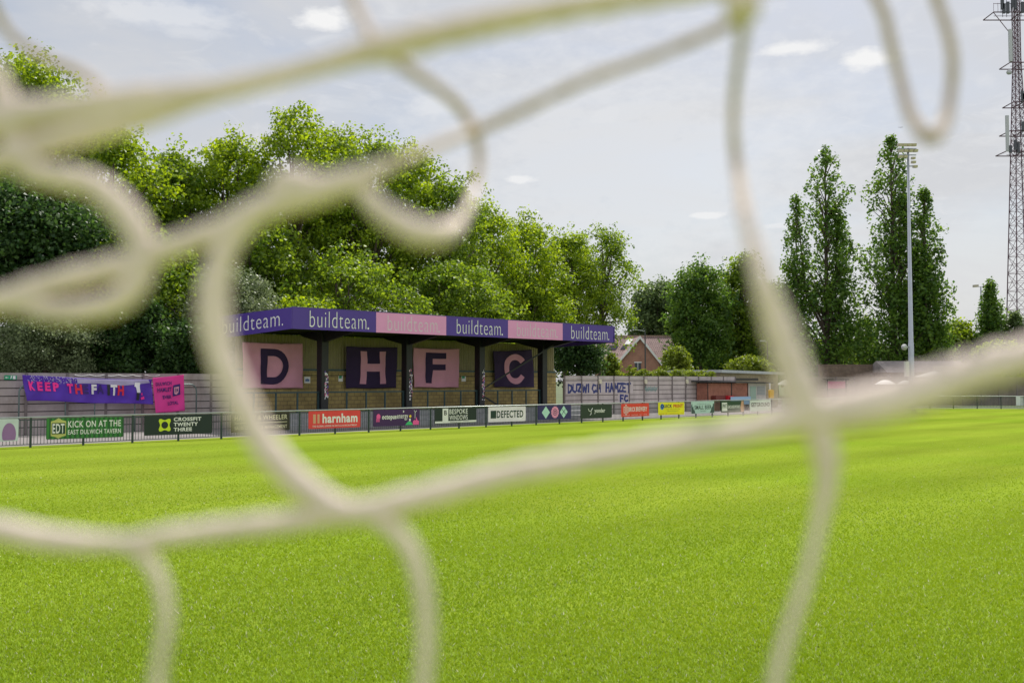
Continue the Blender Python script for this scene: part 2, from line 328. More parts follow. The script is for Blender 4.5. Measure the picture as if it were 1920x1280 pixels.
# ------------------------------------------------------------------ perimeter railings
M_POST = mat('fence_post_green', (0.022, 0.045, 0.042), 0.45, 0.0, var=0.15, scale=6)
M_BAR = mat('fence_bar_grey', (0.06, 0.085, 0.088), 0.4, var=0.1, scale=8)
M_GALV = mat('galvanised_rail', (0.40, 0.44, 0.42), 0.35, 0.6, var=0.15, scale=5)
VF = 38.85; FH = 1.12
def railing(root, pts_fn, n_bays, bay, frame_dir=None):
    pass
def touchline_fence():
    u0 = KU(60, VF) - 1.93 * 4; n = 37
    T = Thing('perimeter_fence', 'long green railing with galvanised top rail along the touchline in front of the stand', 'fence', (u0, VF, 0), 'S')
    for i in range(n + 1):
        u = u0 + 1.93 * i; b = MB(); b.box(u - .035, u + .035, VF - .03, VF + .03, 0, FH - .03); T.part('post', b, M_POST)
    b = MB(); b.tube([(u0 - .1, VF, FH - .005), (u0 + 1.93 * n + .1, VF, FH - .005)], .028, 10); T.part('top_rail', b, M_GALV, smooth=True)
    for i in range(n):
        u = u0 + 1.93 * i; b = MB()
        b.box(u + .036, u + 1.93 - .036, VF - .012, VF + .012, .10, .13); b.box(u + .036, u + 1.93 - .036, VF - .012, VF + .012, FH - .12, FH - .09)
        k = 16
        for j in range(1, k):
            x = u + 1.93 * j / k; b.box(x - .0085, x + .0085, VF - .008, VF + .008, .131, FH - .121)
        T.part('railing_panel', b, M_BAR)
    return u0 + 1.93 * n
U_END = touchline_fence()
def far_fence():
    a = S2W(U_END + .3, VF, 0); c = PG(1700, 765.3); d = PG(2060, 767.0)
    T = Thing('perimeter_fence', 'grey railing at the far end of the pitch in front of the far concrete wall', 'fence', (c.x, c.y, 0))
    pts = [a]; q = c + (a - c).normalized() * 0
    pts = [a, a.lerp(c, .5) + Vector((0, .25, 0)), c]
    L = (d - c).length; k = int(L / 1.93); pts += [c + (d - c) * (i / k) for i in range(1, k + 1)]
    for p in pts:
        b = MB(); b.box(p.x - .035, p.x + .035, p.y - .03, p.y + .03, 0, FH - .03); T.part('post', b, M_POST)
    b = MB(); b.tube([p + Vector((0, 0, FH)) for p in pts], .028, 8); T.part('top_rail', b, M_GALV, smooth=True)
    for p, q in zip(pts[:-1], pts[1:]):
        b = MB(); e = (q - p).normalized() * .04; n = max(4, int((q - p).length / .12))
        for z in (.12, FH - .1): b.bar(p + e + Vector((0, 0, z)), q - e + Vector((0, 0, z)), .024, .03)
        for j in range(1, n):
            x = p.lerp(q, j / n); b.box(x.x - .0085, x.x + .0085, x.y - .008, x.y + .008, .136, FH - .116)
        T.part('railing_panel', b, M_BAR)
    return c, d
FC, FD = far_fence()

# ------------------------------------------------------------------ advertising boards on the railing
def board(px0, px1, label, bg, deco, z0=.27, z1=1.075, name='advertising_board', rough=.45):
    u0, u1 = KU(px0, VF), KU(px1, VF); v = VF - .065
    T = Thing(name, label, 'board', ((u0 + u1) / 2, v, z0), 'S', 'advertising boards along the railing')
    b = MB(); r = .05; pts = []
    for cx, cz, a0 in ((u1 - r, z0 + r, -90), (u1 - r, z1 - r, 0), (u0 + r, z1 - r, 90), (u0 + r, z0 + r, 180)):
        for k in range(5): a = R(a0 + 90 * k / 4); pts.append((cx + r * math.cos(a), v, cz + r * math.sin(a)))
    b.prism(pts, (0, .012, 0))
    for x in (u0 + .12, u1 - .12):
        for z in (z0 + .1, z1 - .08): b.box(x - .02, x + .02, v + .012, VF - .009, z - .01, z + .01)
    m = mat('board_' + '_'.join(str(int(c * 255)) for c in bg), bg, rough, var=.12, scale=1.6)
    T.part('panel', b, m); jr = random.Random(int(px0)); T.e.location.z += jr.uniform(-.018, .012); T.e.rotation_euler = (R(jr.uniform(-1.2, .8)), R(jr.uniform(-.35, .35)), ROT)
    u = lambda f: u0 + (u1 - u0) * f
    z = lambda f: z0 + (z1 - z0) * f
    deco(T, u, z, v)
    return T
WHITE = mat('white_print', (.80, .79, .80), .5, var=.05, scale=4)
def C(name, c, **k): return mat(name, c, .5, var=.06, scale=4, **k)
NAVY = C('navy_print', srgb(38, 28, 78)); BLACKP = C('black_print', (.012, .014, .016)); PINKP = C('pink_print', srgb(235, 150, 190))
def lettering(T, items, v, m, serif=False, name='lettering'):
    b = MB()
    for it in items:
        if serif: serif_text(b, it[0], it[1], it[2], it[3], it[4], v - .005, it[5] if len(it) > 5 else .012)
        else: put_text(b, it[0], it[1], it[2], it[3], it[4], v - .005, it[5] if len(it) > 5 else .012)
    return T.part(name, b, m)
def logo(T, fn, m, v, name='logo'):
    b = MB(); fn(b, v - .004); return T.part(name, b, m)

def d0(T, u, z, v):
    def f(b, vv):
        pts = [(u(.86) + .24 * math.cos(a), z(.30) + .42 * max(math.sin(a), -.5)) for a in [2 * math.pi * k / 28 for k in range(28)]]
        cutpoly(b, pts, vv)
    logo(T, f, C('mauve_print', srgb(150, 110, 165)), v)
board(-95, 36, 'white board with a round mauve emblem at the left end of the railing', srgb(200, 210, 215), d0)
def d1(T, u, z, v):
    b = MB()
    for k in range(16): b.box(u(k / 16 + .004), u(k / 16 + .034), v - .003, v - .001, z(.02), z(.98))
    T.part('stripes', b, C('bright_green_print', srgb(48, 125, 50)))
    g = C('gold_print', srgb(190, 190, 110))
    def f(b, vv):
        cutpoly(b, [(u(.055), z(.16)), (u(.10), z(.12)), (u(.15), z(.04)), (u(.20), z(.12)), (u(.245), z(.16)), (u(.245), z(.84)), (u(.20), z(.88)), (u(.15), z(.99)), (u(.10), z(.88)), (u(.055), z(.84))], vv - .001)
    e = logo(T, f, g, v, 'crest')
    def f2(b, vv): cutpoly(b, [(u(.065), z(.24)), (u(.235), z(.24)), (u(.235), z(.76)), (u(.065), z(.76))], vv - .003)
    logo(T, f2, C('deep_green_print', srgb(15, 60, 45)), v, 'crest_panel')
    lettering(T, [('EDT', u(.075), u(.225), z(.28), z(.72), .02), ], v - .004, WHITE, True)
    lettering(T, [('KICK ON AT THE', u(.27), u(.965), z(.53), z(.84), .012), ('EAST DULWICH TAVERN', u(.27), u(.965), z(.20), z(.42), .012)], v, WHITE, True)
board(88, 232, 'striped green pub board reading KICK ON AT THE EAST DULWICH TAVERN', srgb(28, 88, 40), d1)
def d2(T, u, z, v):
    def f(b, vv):
        cu, cz = u(.29), z(.5); R_ = .30; pts = []
        for k in range(4):
            a = math.pi / 4 + k * math.pi / 2
            for da, rr in ((-.22, 1.0), (.0, 1.12), (.22, 1.0), (.55, .72), (.785, .66), (1.02, .72)): pts.append((cu + R_ * rr * math.cos(a + da), cz + R_ * rr * math.sin(a + da)))
        n = len(pts); inner = [(cu + .145 * math.cos(2 * math.pi * k / n + math.pi / 4 - .22), cz + .145 * math.sin(2 * math.pi * k / n + math.pi / 4 - .22)) for k in range(n)]
        b.add([(p[0], vv, p[1]) for p in pts + inner], [(k, (k + 1) % n, n + (k + 1) % n, n + k) for k in range(n)])
    logo(T, f, C('lime_print', srgb(205, 225, 35)), v)
    lettering(T, [('CROSSFIT', u(.42), u(.83), z(.68), z(.87), .03), ('TWENTY', u(.42), u(.78), z(.42), z(.61), .03), ('THREE', u(.42), u(.69), z(.16), z(.35), .03)], v, WHITE)
board(271, 398, 'dark green board reading CROSSFIT TWENTY THREE with a lime ring logo', srgb(14, 36, 34), d2)
def d3(T, u, z, v):
    cr = C('cream_print', srgb(215, 205, 180))
    lettering(T, [('HARVEY & WHEELER', u(.06), u(.955), z(.62), z(.88), .01)], v, cr, True)
    b = MB(); b.box(u(.06), u(.95), v - .005, v - .003, z(.46), z(.49)); T.part('rule', b, cr)
    lettering(T, [('SALES LETTINGS & MANAGEMENT', u(.06), u(.95), z(.14), z(.32), .008)], v, cr, True)
board(433, 543, 'dark brown estate agents board reading HARVEY & WHEELER', srgb(38, 32, 26), d3)
def d4(T, u, z, v):
    def f(b, vv):
        b.box(u(.085), u(.135), vv, vv + .002, z(.30), z(.82)); b.box(u(.165), u(.205), vv, vv + .002, z(.30), z(.82))
    logo(T, f, C('tan_print', srgb(210, 160, 130)), v)
    lettering(T, [('harnham', u(.26), u(.94), z(.30), z(.84), .035), ('THE GLOBAL LEADER IN DATA & AI RECRUITMENT', u(.07), u(.93), z(.09), z(.19), .01)], v, WHITE)
board(578, 675, 'red board reading harnham in big white letters', srgb(222, 62, 62), d4)
def d5(T, u, z, v):
    pk = C('hot_pink_print', srgb(240, 90, 165))
    def f(b, vv):
        disc(b, u(.105), z(.58), .12, vv, 20, .14)
        for k in range(4): b.box(u(.06) + k * .055, u(.06) + k * .055 + .035, vv, vv + .001, z(.27), z(.48))
    logo(T, f, pk, v)
    lettering(T, [('octopus', u(.18), u(.49), z(.33), z(.68), .035)], v, WHITE); lettering(T, [('energy', u(.50), u(.74), z(.33), z(.66), .01)], v, WHITE)
    def g(b, vv): cutpoly(b, [(u(.68), z(.03)), (u(.72), z(.18)), (u(.76), z(.26)), (u(.81), z(.2)), (u(.86), z(.03))], vv)
    logo(T, g, C('grass_print', srgb(60, 190, 120)), v, 'picture')
    def h(b, vv): cutpoly(b, [(u(.85), z(.03)), (u(.85), z(.24)), (u(.88), z(.34)), (u(.91), z(.28)), (u(.925), z(.52)), (u(.95), z(.30)), (u(.985), z(.26)), (u(.985), z(.03))], vv - .002)
    logo(T, h, pk, v, 'picture')
    def w(b, vv):
        b.box(u(.892), u(.900), vv, vv + .001, z(.42), z(.80)); cutpoly(b, [(u(.63), z(.78)), (u(.66), z(.86)), (u(.63), z(.94))], vv)
        b.bar((u(.896), vv, z(.8)), (u(.87), vv, z(.93)), .02, .02); b.bar((u(.896), vv, z(.8)), (u(.93), vv, z(.9)), .02, .02); b.box(u(.765), u(.80), vv, vv + .001, z(.26), z(.42))
    logo(T, w, WHITE, v, 'picture')
    def y(b, vv): disc(b, u(.79), z(.56), .07, vv, 14)
    logo(T, y, C('yellow_print', srgb(240, 205, 50)), v, 'picture')
board(699, 785.5, 'purple board reading octopus energy with a pink creature logo and a cartoon landscape', srgb(62, 22, 88), d5)
def d6(T, u, z, v):
    b = MB(); b.box(u(.005), u(.995), v - .003, v - .001, z(.04), z(.17)); b.box(u(.18), u(.315), v - .003, v - .001, z(.17), z(.97)); T.part('white_band', b, WHITE)
    lettering(T, [('B', u(.215), u(.28), z(.55), z(.85), .02)], v - .002, BLACKP, True)
    lettering(T, [('BESPOKE', u(.34), u(.78), z(.60), z(.92), .012), ('WINDOWS', u(.34), u(.78), z(.22), z(.53), .012)], v, WHITE, True)
    lettering(T, [('Replacing timber windows', u(.36), u(.80), z(.065), z(.14), .0)], v - .002, BLACKP)
board(814, 892, 'black and white board reading BESPOKE WINDOWS', srgb(16, 34, 34), d6)
def d7(T, u, z, v):
    b = MB(); b.box(u(.06), u(.205), v - .004, v - .002, z(.24), z(.76)); T.part('logo', b, C('dark_teal_print', srgb(20, 52, 48)))
    lettering(T, [('DEFECTED', u(.22), u(.93), z(.26), z(.75), .025)], v, C('dark_teal_print', srgb(20, 52, 48)))
board(914, 984, 'pale mint board reading DEFECTED in dark capitals', srgb(236, 226, 240), d7)
def d8(T, u, z, v):
    def f(b, vv):
        for c in (.23, .77): cutpoly(b, [(u(c - .12), z(.5)), (u(c), z(.06)), (u(c + .12), z(.5)), (u(c), z(.94))], vv)
    logo(T, f, C('mint_print', srgb(185, 225, 215)), v, 'emblem')
    def g(b, vv): cutpoly(b, [(u(.505) + (.30 + .035 * (k % 2)) * math.cos(math.pi * k / 12), z(.5) + (.32 + .03 * (k % 2)) * math.sin(math.pi * k / 12)) for k in range(24)], vv)
    logo(T, g, PINKP, v, 'emblem')
    def h(b, vv):
        for r0, r1 in ((.06, .10), (.16, .19)):
            n = 16; b.add([(u(.505) + r * math.cos(2 * math.pi * k / n), vv - .002, z(.5) + r * math.sin(2 * math.pi * k / n)) for r in (r0, r1) for k in range(n)], [(k, (k + 1) % n, n + (k + 1) % n, n + k) for k in range(n)])
        for c in (.77,):
            for s in (-1, 1): b.bar((u(c - .06 * s), vv - .002, z(.32)), (u(c + .05 * s), vv - .002, z(.7)), .02, .02)
    logo(T, h, NAVY, v, 'emblem')
board(1007, 1069, 'navy board with two pale diamonds either side of a pink rosette', srgb(44, 34, 98), d8)
def d9(T, u, z, v):
    def f(b, vv): b.tube([(u(.235), vv, z(.70)), (u(.26), vv, z(.52)), (u(.31), vv, z(.50)), (u(.37), vv, z(.73))], .022, 6); b.tube([(u(.32), vv, z(.50)), (u(.325), vv, z(.32)), (u(.29), vv, z(.22))], .022, 6)
    logo(T, f, WHITE, v); lettering(T, [('yonder', u(.43), u(.78), z(.30), z(.70), .025)], v, WHITE)
board(1087, 1145, 'dark green board reading yonder', srgb(30, 50, 42), d9)
def d10(T, u, z, v):
    def f(b, vv):
        for x0, x1, a, c in ((.08, .13, .28, .78), (.14, .19, .12, .92), (.20, .245, .28, .78)):
            for (p, q, r_, s) in ((x0, x0 + .012, a, c), (x1 - .012, x1, a, c), (x0, x1, a, a + .04), (x0, x1, c - .04, c)): b.box(u(p), u(q), vv, vv + .001, z(r_), z(s))
    logo(T, f, WHITE, v); lettering(T, [('BRICK', u(.26), u(.50), z(.38), z(.74), .02), ('BREWERY', u(.52), u(.93), z(.38), z(.74), .02), ('brewery   taproom   bar   shop', u(.08), u(.92), z(.08), z(.17), .0)], v, WHITE)
board(1163, 1215, 'orange red board reading BRICK BREWERY', srgb(226, 60, 42), d10)
def d11(T, u, z, v):
    logo(T, lambda b, vv: disc(b, u(.145), z(.66), .20, vv, 18), C('blue_print', srgb(60, 120, 200)), v)
    lettering(T, [('QUICK', u(.10), u(.52), z(.52), z(.84), .03), ('digital design and litho print', u(.30), u(.82), z(.41), z(.48), .0), ('posters leaflets banners', u(.34), u(.78), z(.27), z(.34), .0)], v - .002, C('blue_black_print', srgb(25, 30, 70)))
    lettering(T, [('PRINT', u(.57), u(.94), z(.56), z(.84), .03), ('020 8   quickprint', u(.05), u(.95), z(.06), z(.13), .0)], v, C('red_print', srgb(210, 35, 30)))
board(1232, 1281, 'bright yellow board reading QUICK PRINT', srgb(238, 228, 12), d11)
def d12(T, u, z, v):
    lettering(T, [('SMALL BEER', u(.14), u(.88), z(.34), z(.68), .02), ('the small beer brew co', u(.24), u(.78), z(.76), z(.83), .0), ('london', u(.40), u(.62), z(.17), z(.25), .0)], v, C('grey_print', srgb(45, 60, 62)))
    def f(b, vv):
        cutpoly(b, [(u(.005), z(.02)), (u(.17), z(.02)), (u(.14), z(.3)), (u(.10), z(.34)), (u(.09), z(.6)), (u(.05), z(.55)), (u(.04), z(.85)), (u(.005), z(.7))], vv)
        cutpoly(b, [(u(.995), z(.02)), (u(.995), z(.75)), (u(.95), z(.82)), (u(.93), z(.55)), (u(.89), z(.5)), (u(.86), z(.28)), (u(.80), z(.02))], vv)
    logo(T, f, C('slate_print', srgb(60, 80, 82)), v, 'picture')
board(1294, 1337, 'pale mint board reading SMALL BEER with dark trees at its corners', srgb(182, 208, 210), d12)
def d13(T, u, z, v):
    b = MB(); b.box(u(.04), u(.26), v - .004, v - .002, z(.14), z(.86)); T.part('white_band', b, WHITE)
    lettering(T, [('IPWT', u(.06), u(.24), z(.36), z(.74), .02)], v - .003, C('deep_green_print', srgb(15, 60, 45)))
    lettering(T, [('GROUNDWORKS', u(.29), u(.82), z(.36), z(.62), .02)], v, WHITE)
    logo(T, lambda b, vv: cutpoly(b, [(u(.86), z(.02)), (u(.83), z(.4)), (u(.89), z(.97)), (u(.985), z(.97)), (u(.985), z(.02))], vv), C('salmon_print', srgb(200, 150, 125)), v, 'picture')
board(1350, 1393, 'dark green board with a white block left and a pinkish picture right', srgb(24, 62, 40), d13)
def d14(T, u, z, v): lettering(T, [('GETGROUND', u(.05), u(.95), z(.40), z(.78), .035)], v, BLACKP)
board(1404, 1443, 'pale grey board reading GETGROUND', srgb(208, 212, 216), d14)
for i, (a, b_, c, lab) in enumerate(((1464, 1500, srgb(150, 165, 160), 'grey green board on the railing right of the GETGROUND board'),
                                     (1522, 1556, srgb(180, 175, 165), 'stone coloured board at the far right end of the touchline railing'))):
    board(a, b_, lab, c, lambda T, u, z, v: logo(T, lambda m, vv: m.box(u(.12), u(.88), vv, vv + .001, z(.44), z(.58)), C('grey_print', srgb(40, 52, 55)), v, 'print'))

# ------------------------------------------------------------------ concrete panel walls
M_CONCR = mat('pale_concrete_panel', (0.52, 0.455, 0.44), .9, var=.15, scale=1.0, bump=.35, bscale=25, stain=(0.36, 0.31, 0.29))
M_CONC = mat('tree_shaded_concrete', (0.385, 0.335, 0.325), .9, var=.20, scale=1.0, bump=.35, bscale=25, stain=(0.24, 0.20, 0.18))  # left wall panels: tree shade put into a darker base colour
M_CONCP = mat('concrete_post', (0.20, 0.17, 0.165), .9, var=.2, scale=3, bump=.3, bscale=30)
VW = 48.0; HW = 2.87
def panel_wall(us, label, origin_u, h=HW, rows=8, frame='S', v=VW, m=None):
    T = Thing('concrete_wall', label, 'wall', (origin_u, v, 0), frame)
    for u in us:
        b = MB(); b.box(u - .055, u + .055, v - .07, v + .07, 0, h - .03); T.part('post', b, M_CONCP)
    for u, w in zip(us[:-1], us[1:]):
        b = MB()
        for k in range(rows):
            z0 = k * h / rows; zz = z0 + h / rows - .042
            o = random.Random(int(u * 10) * 31 + k).uniform(-.008, .012)
            b.box(u + .056, w - .056, v - .02 + o, v + .04 + o, z0, zz)
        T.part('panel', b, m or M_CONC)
        b = MB(); b.box(u + .056, w - .056, v + .015, v + .03, .01, h - .03); T.part('backing', b, mat('dark_joint', (.03, .027, .026), .9))
    return T
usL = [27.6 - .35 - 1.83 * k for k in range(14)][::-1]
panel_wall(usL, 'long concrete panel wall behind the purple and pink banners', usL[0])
usR = [KU(1150.2, VW) + 1.84 * k for k in range(-6, 10)]; usR = [u for u in usR if u > 52.0]
panel_wall(usR, 'concrete panel wall daubed with blue graffiti right of the stand', usR[0], m=M_CONCR)

# graffiti strokes on the right-hand wall
def graffiti():
    m = mat('blue_spray_paint', (0.018, 0.03, 0.17), .5, var=.2, scale=6)
    rng = random.Random(3)
    G = {'D': [[(0, 0), (0, 1), (.6, .85), (.75, .4), (.3, 0), (0, 0)]], 'U': [[(0, 1), (0, .15), (.4, 0), (.7, .2), (.7, 1)]], 'L': [[(.1, 1), (0, 0), (.7, .05)]],
         'Z': [[(0, 1), (.7, 1), (.1, .1), (.75, .05)]], 'W': [[(0, 1), (.15, 0), (.38, .7), (.6, 0), (.8, 1)]], 'I': [[(.2, 1), (.2, 0)]], 'C': [[(.7, .85), (.2, .95), (0, .4), (.3, 0), (.7, .15)]],
         'H': [[(0, 0), (.05, 1)], [(.65, 0), (.6, 1)], [(0, .5), (.65, .5)]], 'A': [[(0, 0), (.3, 1), (.65, 0)], [(.15, .4), (.55, .4)]], 'M': [[(0, 0), (.1, 1), (.4, .4), (.7, 1), (.8, 0)]],
         'E': [[(.65, 1), (0, 1), (0, 0), (.65, .02)], [(0, .5), (.5, .5)]], 'T': [[(0, 1), (.75, 1)], [(.38, 1), (.35, -.1)]], 'F': [[(.65, 1), (0, 1), (0, -.1)], [(0, .5), (.5, .5)]], 'G': [[(.7, .85), (.2, .95), (0, .4), (.3, 0), (.7, .1), (.7, .45), (.4, .45)]], 'N': [[(0, 0), (0, 1), (.6, 0), (.6, 1)]]}
    b = MB()
    GT = Thing('graffiti', 'blue sprayed graffiti lettering with the club name on the concrete wall', 'graffiti', (KU(1064, VW), VW - .03, 1.9), 'S')
    def word(s, px0, px1, py0, py1, w=.10):
        n = len(s); b = MB()
        for i, c in enumerate(s):
            a = px0 + (px1 - px0) * (i + .08) / n; e = px0 + (px1 - px0) * (i + .92) / n
            u0, u1 = KU(a, VW), KU(e, VW); z0, z1 = ZV(a, py1, VW), ZV(a, py0, VW)
            for st in G[c]:
                pts = [(u0 + (u1 - u0) * x / .8, z0 + (z1 - z0) * (y + rng.uniform(-.05, .05))) for x, y in st]
                for (p, q) in zip(pts[:-1], pts[1:]):
                    b.bar((p[0], VW - .034, p[1]), (q[0], VW - .034, q[1]), w * rng.uniform(.8, 1.3), w * .3, up=(0, 1, 0)) if False else ribbon(b, p, q, w * rng.uniform(.75, 1.25))
        GT.part('painted_word', b, m)
    def ribbon(b, p, q, w):
        d = Vector((q[0] - p[0], q[1] - p[1])); L = max(d.length, 1e-4); d /= L; n = Vector((-d.y, d.x)) * w / 2; e = d * w * .4
        y = VW - .036 - rng.uniform(0, .004)
        c = [Vector(p) - e + n, Vector(p) - e - n, Vector(q) + e - n, Vector(q) + e + n]
        b.add([(k.x, y, k.y) for k in c], [(0, 1, 2, 3)])
    b = MB()
    for a_, c_, y0_, y1_ in ((1060, 1186, 714, 738), (1158, 1180, 738, 755)): b.box(KU(a_, VW), KU(c_, VW), VW - .033, VW - .031, ZV(a_, y1_, VW), ZV(a_, y0_, VW))
    GT.part('paint_patch', b, mat('pale_lilac_wash', (.54, .475, .47), .9, var=.15, scale=2))
    word('DUZWICH', 1064, 1127, 721, 735, .155); word('HAMZET', 1135, 1182, 719, 734, .155); word('FC', 1162, 1177, 741, 752, .165)
    b = MB()
    for k in range(14):
        px = 1209 + k * 1.6; u = KU(px, VW); z = ZV(px, 729 + (k * 7 % 5) - 2, VW); ribbon(b, (u - .05, z - .12), (u + .12, z + .12), .05)
    solo('graffiti', b, mat('teal_spray_paint', (.10, .32, .30), .6, var=.2), 'small pale teal graffiti tag beside a wall lamp', 'graffiti', (KU(1209, VW), VW - .03, 1.9), 'S')
graffiti()

# wall lamps and the cable strung along the wall
M_CREAM = mat('cream_plastic', (.62, .58, .42), .4, var=.08)
M_DARK = mat('dark_fitting', (.02, .022, .025), .5)
for px, lab in ((1123, 'cream bulkhead lamp above the first word of the blue graffiti'), (1208.6, 'cream bulkhead lamp above the teal tag'), (1286, 'cream bulkhead lamp nearest the wooden kiosk')):
    u = KU(px, VW); z = ZV(px, 715, VW); T = Thing('wall_lamp', lab, 'wall lamp', (u, VW - .03, z - .18), 'S', 'wall lamps on the graffiti wall')
    b = MB(); b.prism([(u - .13, VW - .17, z - .16), (u + .13, VW - .17, z - .16), (u + .15, VW - .15, z + .10), (u + .10, VW - .14, z + .17), (u - .10, VW - .14, z + .17), (u - .15, VW - .15, z + .10)], (0, .10, 0)); T.part('lamp_shade', b, M_CREAM)
    b = MB(); b.box(u - .09, u + .09, VW - .05, VW - .032, z - .12, z + .12); b.box(u - .02, u + .02, VW - .05, VW - .032, z - .5, z - .121); T.part('bracket', b, M_DARK)
def cable(px0, px1, py, label, sag=.03, m=None, v=VW - .05):
    b = MB(); u0, u1 = KU(px0, v), KU(px1, v); n = 24; pts = []
    for k in range(n + 1):
        t = k / n; px = px0 + (px1 - px0) * t; pts.append((u0 + (u1 - u0) * t, v, ZV(960, 714, v) + (ZV(px0, py, v) - HC) - sag * abs(math.sin(t * math.pi * 6))))
    b.tube(pts, .018, 6); solo('cable', b, m or mat('white_cable', (.6, .6, .58), .5), label, 'cable', (u0, v, pts[0][2]), 'S')
cable(1040, 1322, 708.5, 'thin white cable looped along the top of the graffiti wall')
cable(140, 300, 702.5, 'pale rope strung along the wall above the purple banner', .06)

# ------------------------------------------------------------------ covered stand
VA, VB = 42.5, 48.0; U0, U1 = 26.8, 51.75
VC = 46.0; COLS = [KU(x, VC) for x in (605, 763, 899.5, 1017)]
ZF0, ZF1 = 5.03, 6.10
M_STEEL = mat('black_painted_steel', (.010, .011, .014), .45, var=.2, scale=3)
M_PURP = mat('purple_fascia', srgb(78, 54, 150), .45, var=.05, scale=.8)
M_PINK = mat('pink_fascia', srgb(228, 155, 206), .45, var=.05, scale=.8)
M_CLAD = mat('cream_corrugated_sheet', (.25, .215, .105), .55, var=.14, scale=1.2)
M_ROOF = mat('grey_roof_sheet', (.10, .095, .08), .5, var=.15, scale=1.5)
M_BLOCK = brick_mat('yellow_block', (.42, .32, .12), (.33, .25, .095), (.22, .165, .08), .45, .225, .022, var=.32)
M_STEPC = mat('terrace_concrete', (.30, .30, .31), .9, var=.25, scale=1.0, bump=.3)
M_BGREEN = mat('blue_green_steel', (.03, .065, .07), .45, var=.25, scale=5)
def roofz(v): return -.024 * (v - VA)
def stand():
    T = Thing('covered_stand', 'covered terrace stand with purple and pink fascia reading buildteam', 'stand', (U0, VA, 0), 'S')
    for i, (v0, h) in enumerate(((42.9, .25), (43.9, .5), (44.9, .75))):
        b = MB(); v1 = 43.9 + i if i < 2 else VB - .12; b.box(U0, U1, v0, v1 - .002, 0.0, h); T.part('terrace_step', b, M_STEPC)
    b = MB(); b.box(U0, U1 + .05, VB - .11, VB + .10, 0, 3.05); T.part('back_wall', b, M_BLOCK)
    # corrugated cladding above the block wall
    b = MB(); n = int((U1 - U0) / .03); vs = []
    prof = lambda u: .022 * max(-1, min(1, 2.2 * math.sin(u * 2 * math.pi / .21)))
    for k in range(n + 1):
        u = U0 + (U1 - U0) * k / n; y = VB + .02 + prof(u); vs += [(u, y, 3.06), (u, y, 5.0)]
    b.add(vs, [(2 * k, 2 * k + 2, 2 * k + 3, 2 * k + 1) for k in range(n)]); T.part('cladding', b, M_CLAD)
    b = MB(); b.box(U0, U1, VB - .16, VB - .111, 3.02, 3.14); T.part('sheeting_rail', b, M_BGREEN)
    # roof sheet, corrugated
    b = MB(); vs = []
    for k in range(n + 1):
        u = U0 + (U1 - U0) * k / n; y = prof(u) * 1.2; vs += [(u, VA + .05, 5.42 + y), (u, VB + 1.6, 5.30 + y)]
    b.add(vs, [(2 * k, 2 * k + 2, 2 * k + 3, 2 * k + 1) for k in range(n)]); T.part('roof', b, M_ROOF)
    for v in (42.8, 44.2, 45.6, 47.0, 48.4):
        b = MB(); b.box(U0 + .05, U1 - .05, v - .03, v + .03, 5.20 + roofz(v), 5.37 + roofz(v)); T.part('purlin', b, M_STEEL)
    for i, u in enumerate(COLS):
        b = MB(); b.box(u - .22, u + .22, VC - .24, VC + .24, .75, 5.15)
        c = T.part('column', b, M_STEEL)
        # tapered cantilever rafter
        b = MB(); b.prism([(u - .09, VB + .5, 5.19), (u - .09, VB - .1, 4.95), (u - .09, VC + .3, 4.62), (u - .09, VC - .3, 4.58), (u - .09, VA + .4, 5.08), (u - .09, VA + .4, 5.19)], (.18, 0, 0)); T.part('rafter', b, M_STEEL)
    # diagonal wind brace across the last bay
    a = (COLS[2] + .17, VC - .05, 1.95); e = (COLS[3] + .1, VC - 1.2, 4.95)
    b = MB(); b.bar(a, e, .07, .09); b.bar((COLS[2] + .17, VC - .05, 1.55), (COLS[2] + 1.6, VC - .02, .9), .07, .09); T.part('brace', b, M_STEEL)
    # fascia
    edges = [U0, KU(704, VA), KU(835.8, VA), KU(951.7, VA), KU(1054.3, VA), KU(1149.6, VA)]
    for i in range(5):
        a, c = edges[i] + .004, edges[i + 1] - .004; b = MB(); b.box(a, c, VA - .04, VA, ZF0, ZF1)
        f = T.part('fascia_panel', b, M_PURP if i % 2 == 0 else M_PINK, label='purple fascia panel reading buildteam' if i % 2 == 0 else 'pink fascia panel reading buildteam')
        w = c - a; b = MB(); l0, l1 = (.195, .91) if i == 0 else ((.155, .90) if i % 2 else (.16, .91))
        put_text(b, 'buildteam', a + w * l0, a + w * (l1 - .035), ZF0 + .13, ZF1 - .12, VA - .046, -.016)
        disc(b, a + w * (l1 - .01), ZF0 + .185, .055, VA - .046, 12)
        T.part('lettering', b, WHITE if i % 2 == 0 else mat('pale_lilac_print', srgb(215, 205, 215), .5, var=.04), parent=f)
    b = MB(); b.box(U0, edges[-1], VA - .05, VA + .01, ZF1 + .002, ZF1 + .03); T.part('coping', b, M_PURP)
    # side fascia (gable end), falls with the roof
    b = MB(); v1 = 50.0; dz = -.024 * (v1 - VA) * 1.0
    b.prism([(U0 - .04, VA - .04, ZF0), (U0 - .04, v1, ZF0 - .28), (U0 - .04, v1, ZF1 - .14), (U0 - .04, VA - .04, ZF1)], (.036, 0, 0)); f = T.part('fascia_panel', b, M_PURP, label='purple side fascia panel reading buildteam')
    b = MB(); vs, fs = text_faces('buildteam', 1, 1, -.012)
    va, vb = 49.3, 43.55
    b.add([(U0 - .046, va + (vb - va) * x, ZF0 - .28 * ((va + (vb - va) * x) - VA) / 7.5 + .22 + y * .78) for x, y in vs], [tuple(reversed(q)) for q in fs])
    vs = [(U0 - .046, 43.3 + .05 * math.cos(t), ZF0 + .24 + .05 * math.sin(t)) for t in [2 * math.pi * k / 12 for k in range(12)]]; b.add(vs, [tuple(range(12))])
    T.part('lettering', b, WHITE, parent=f)
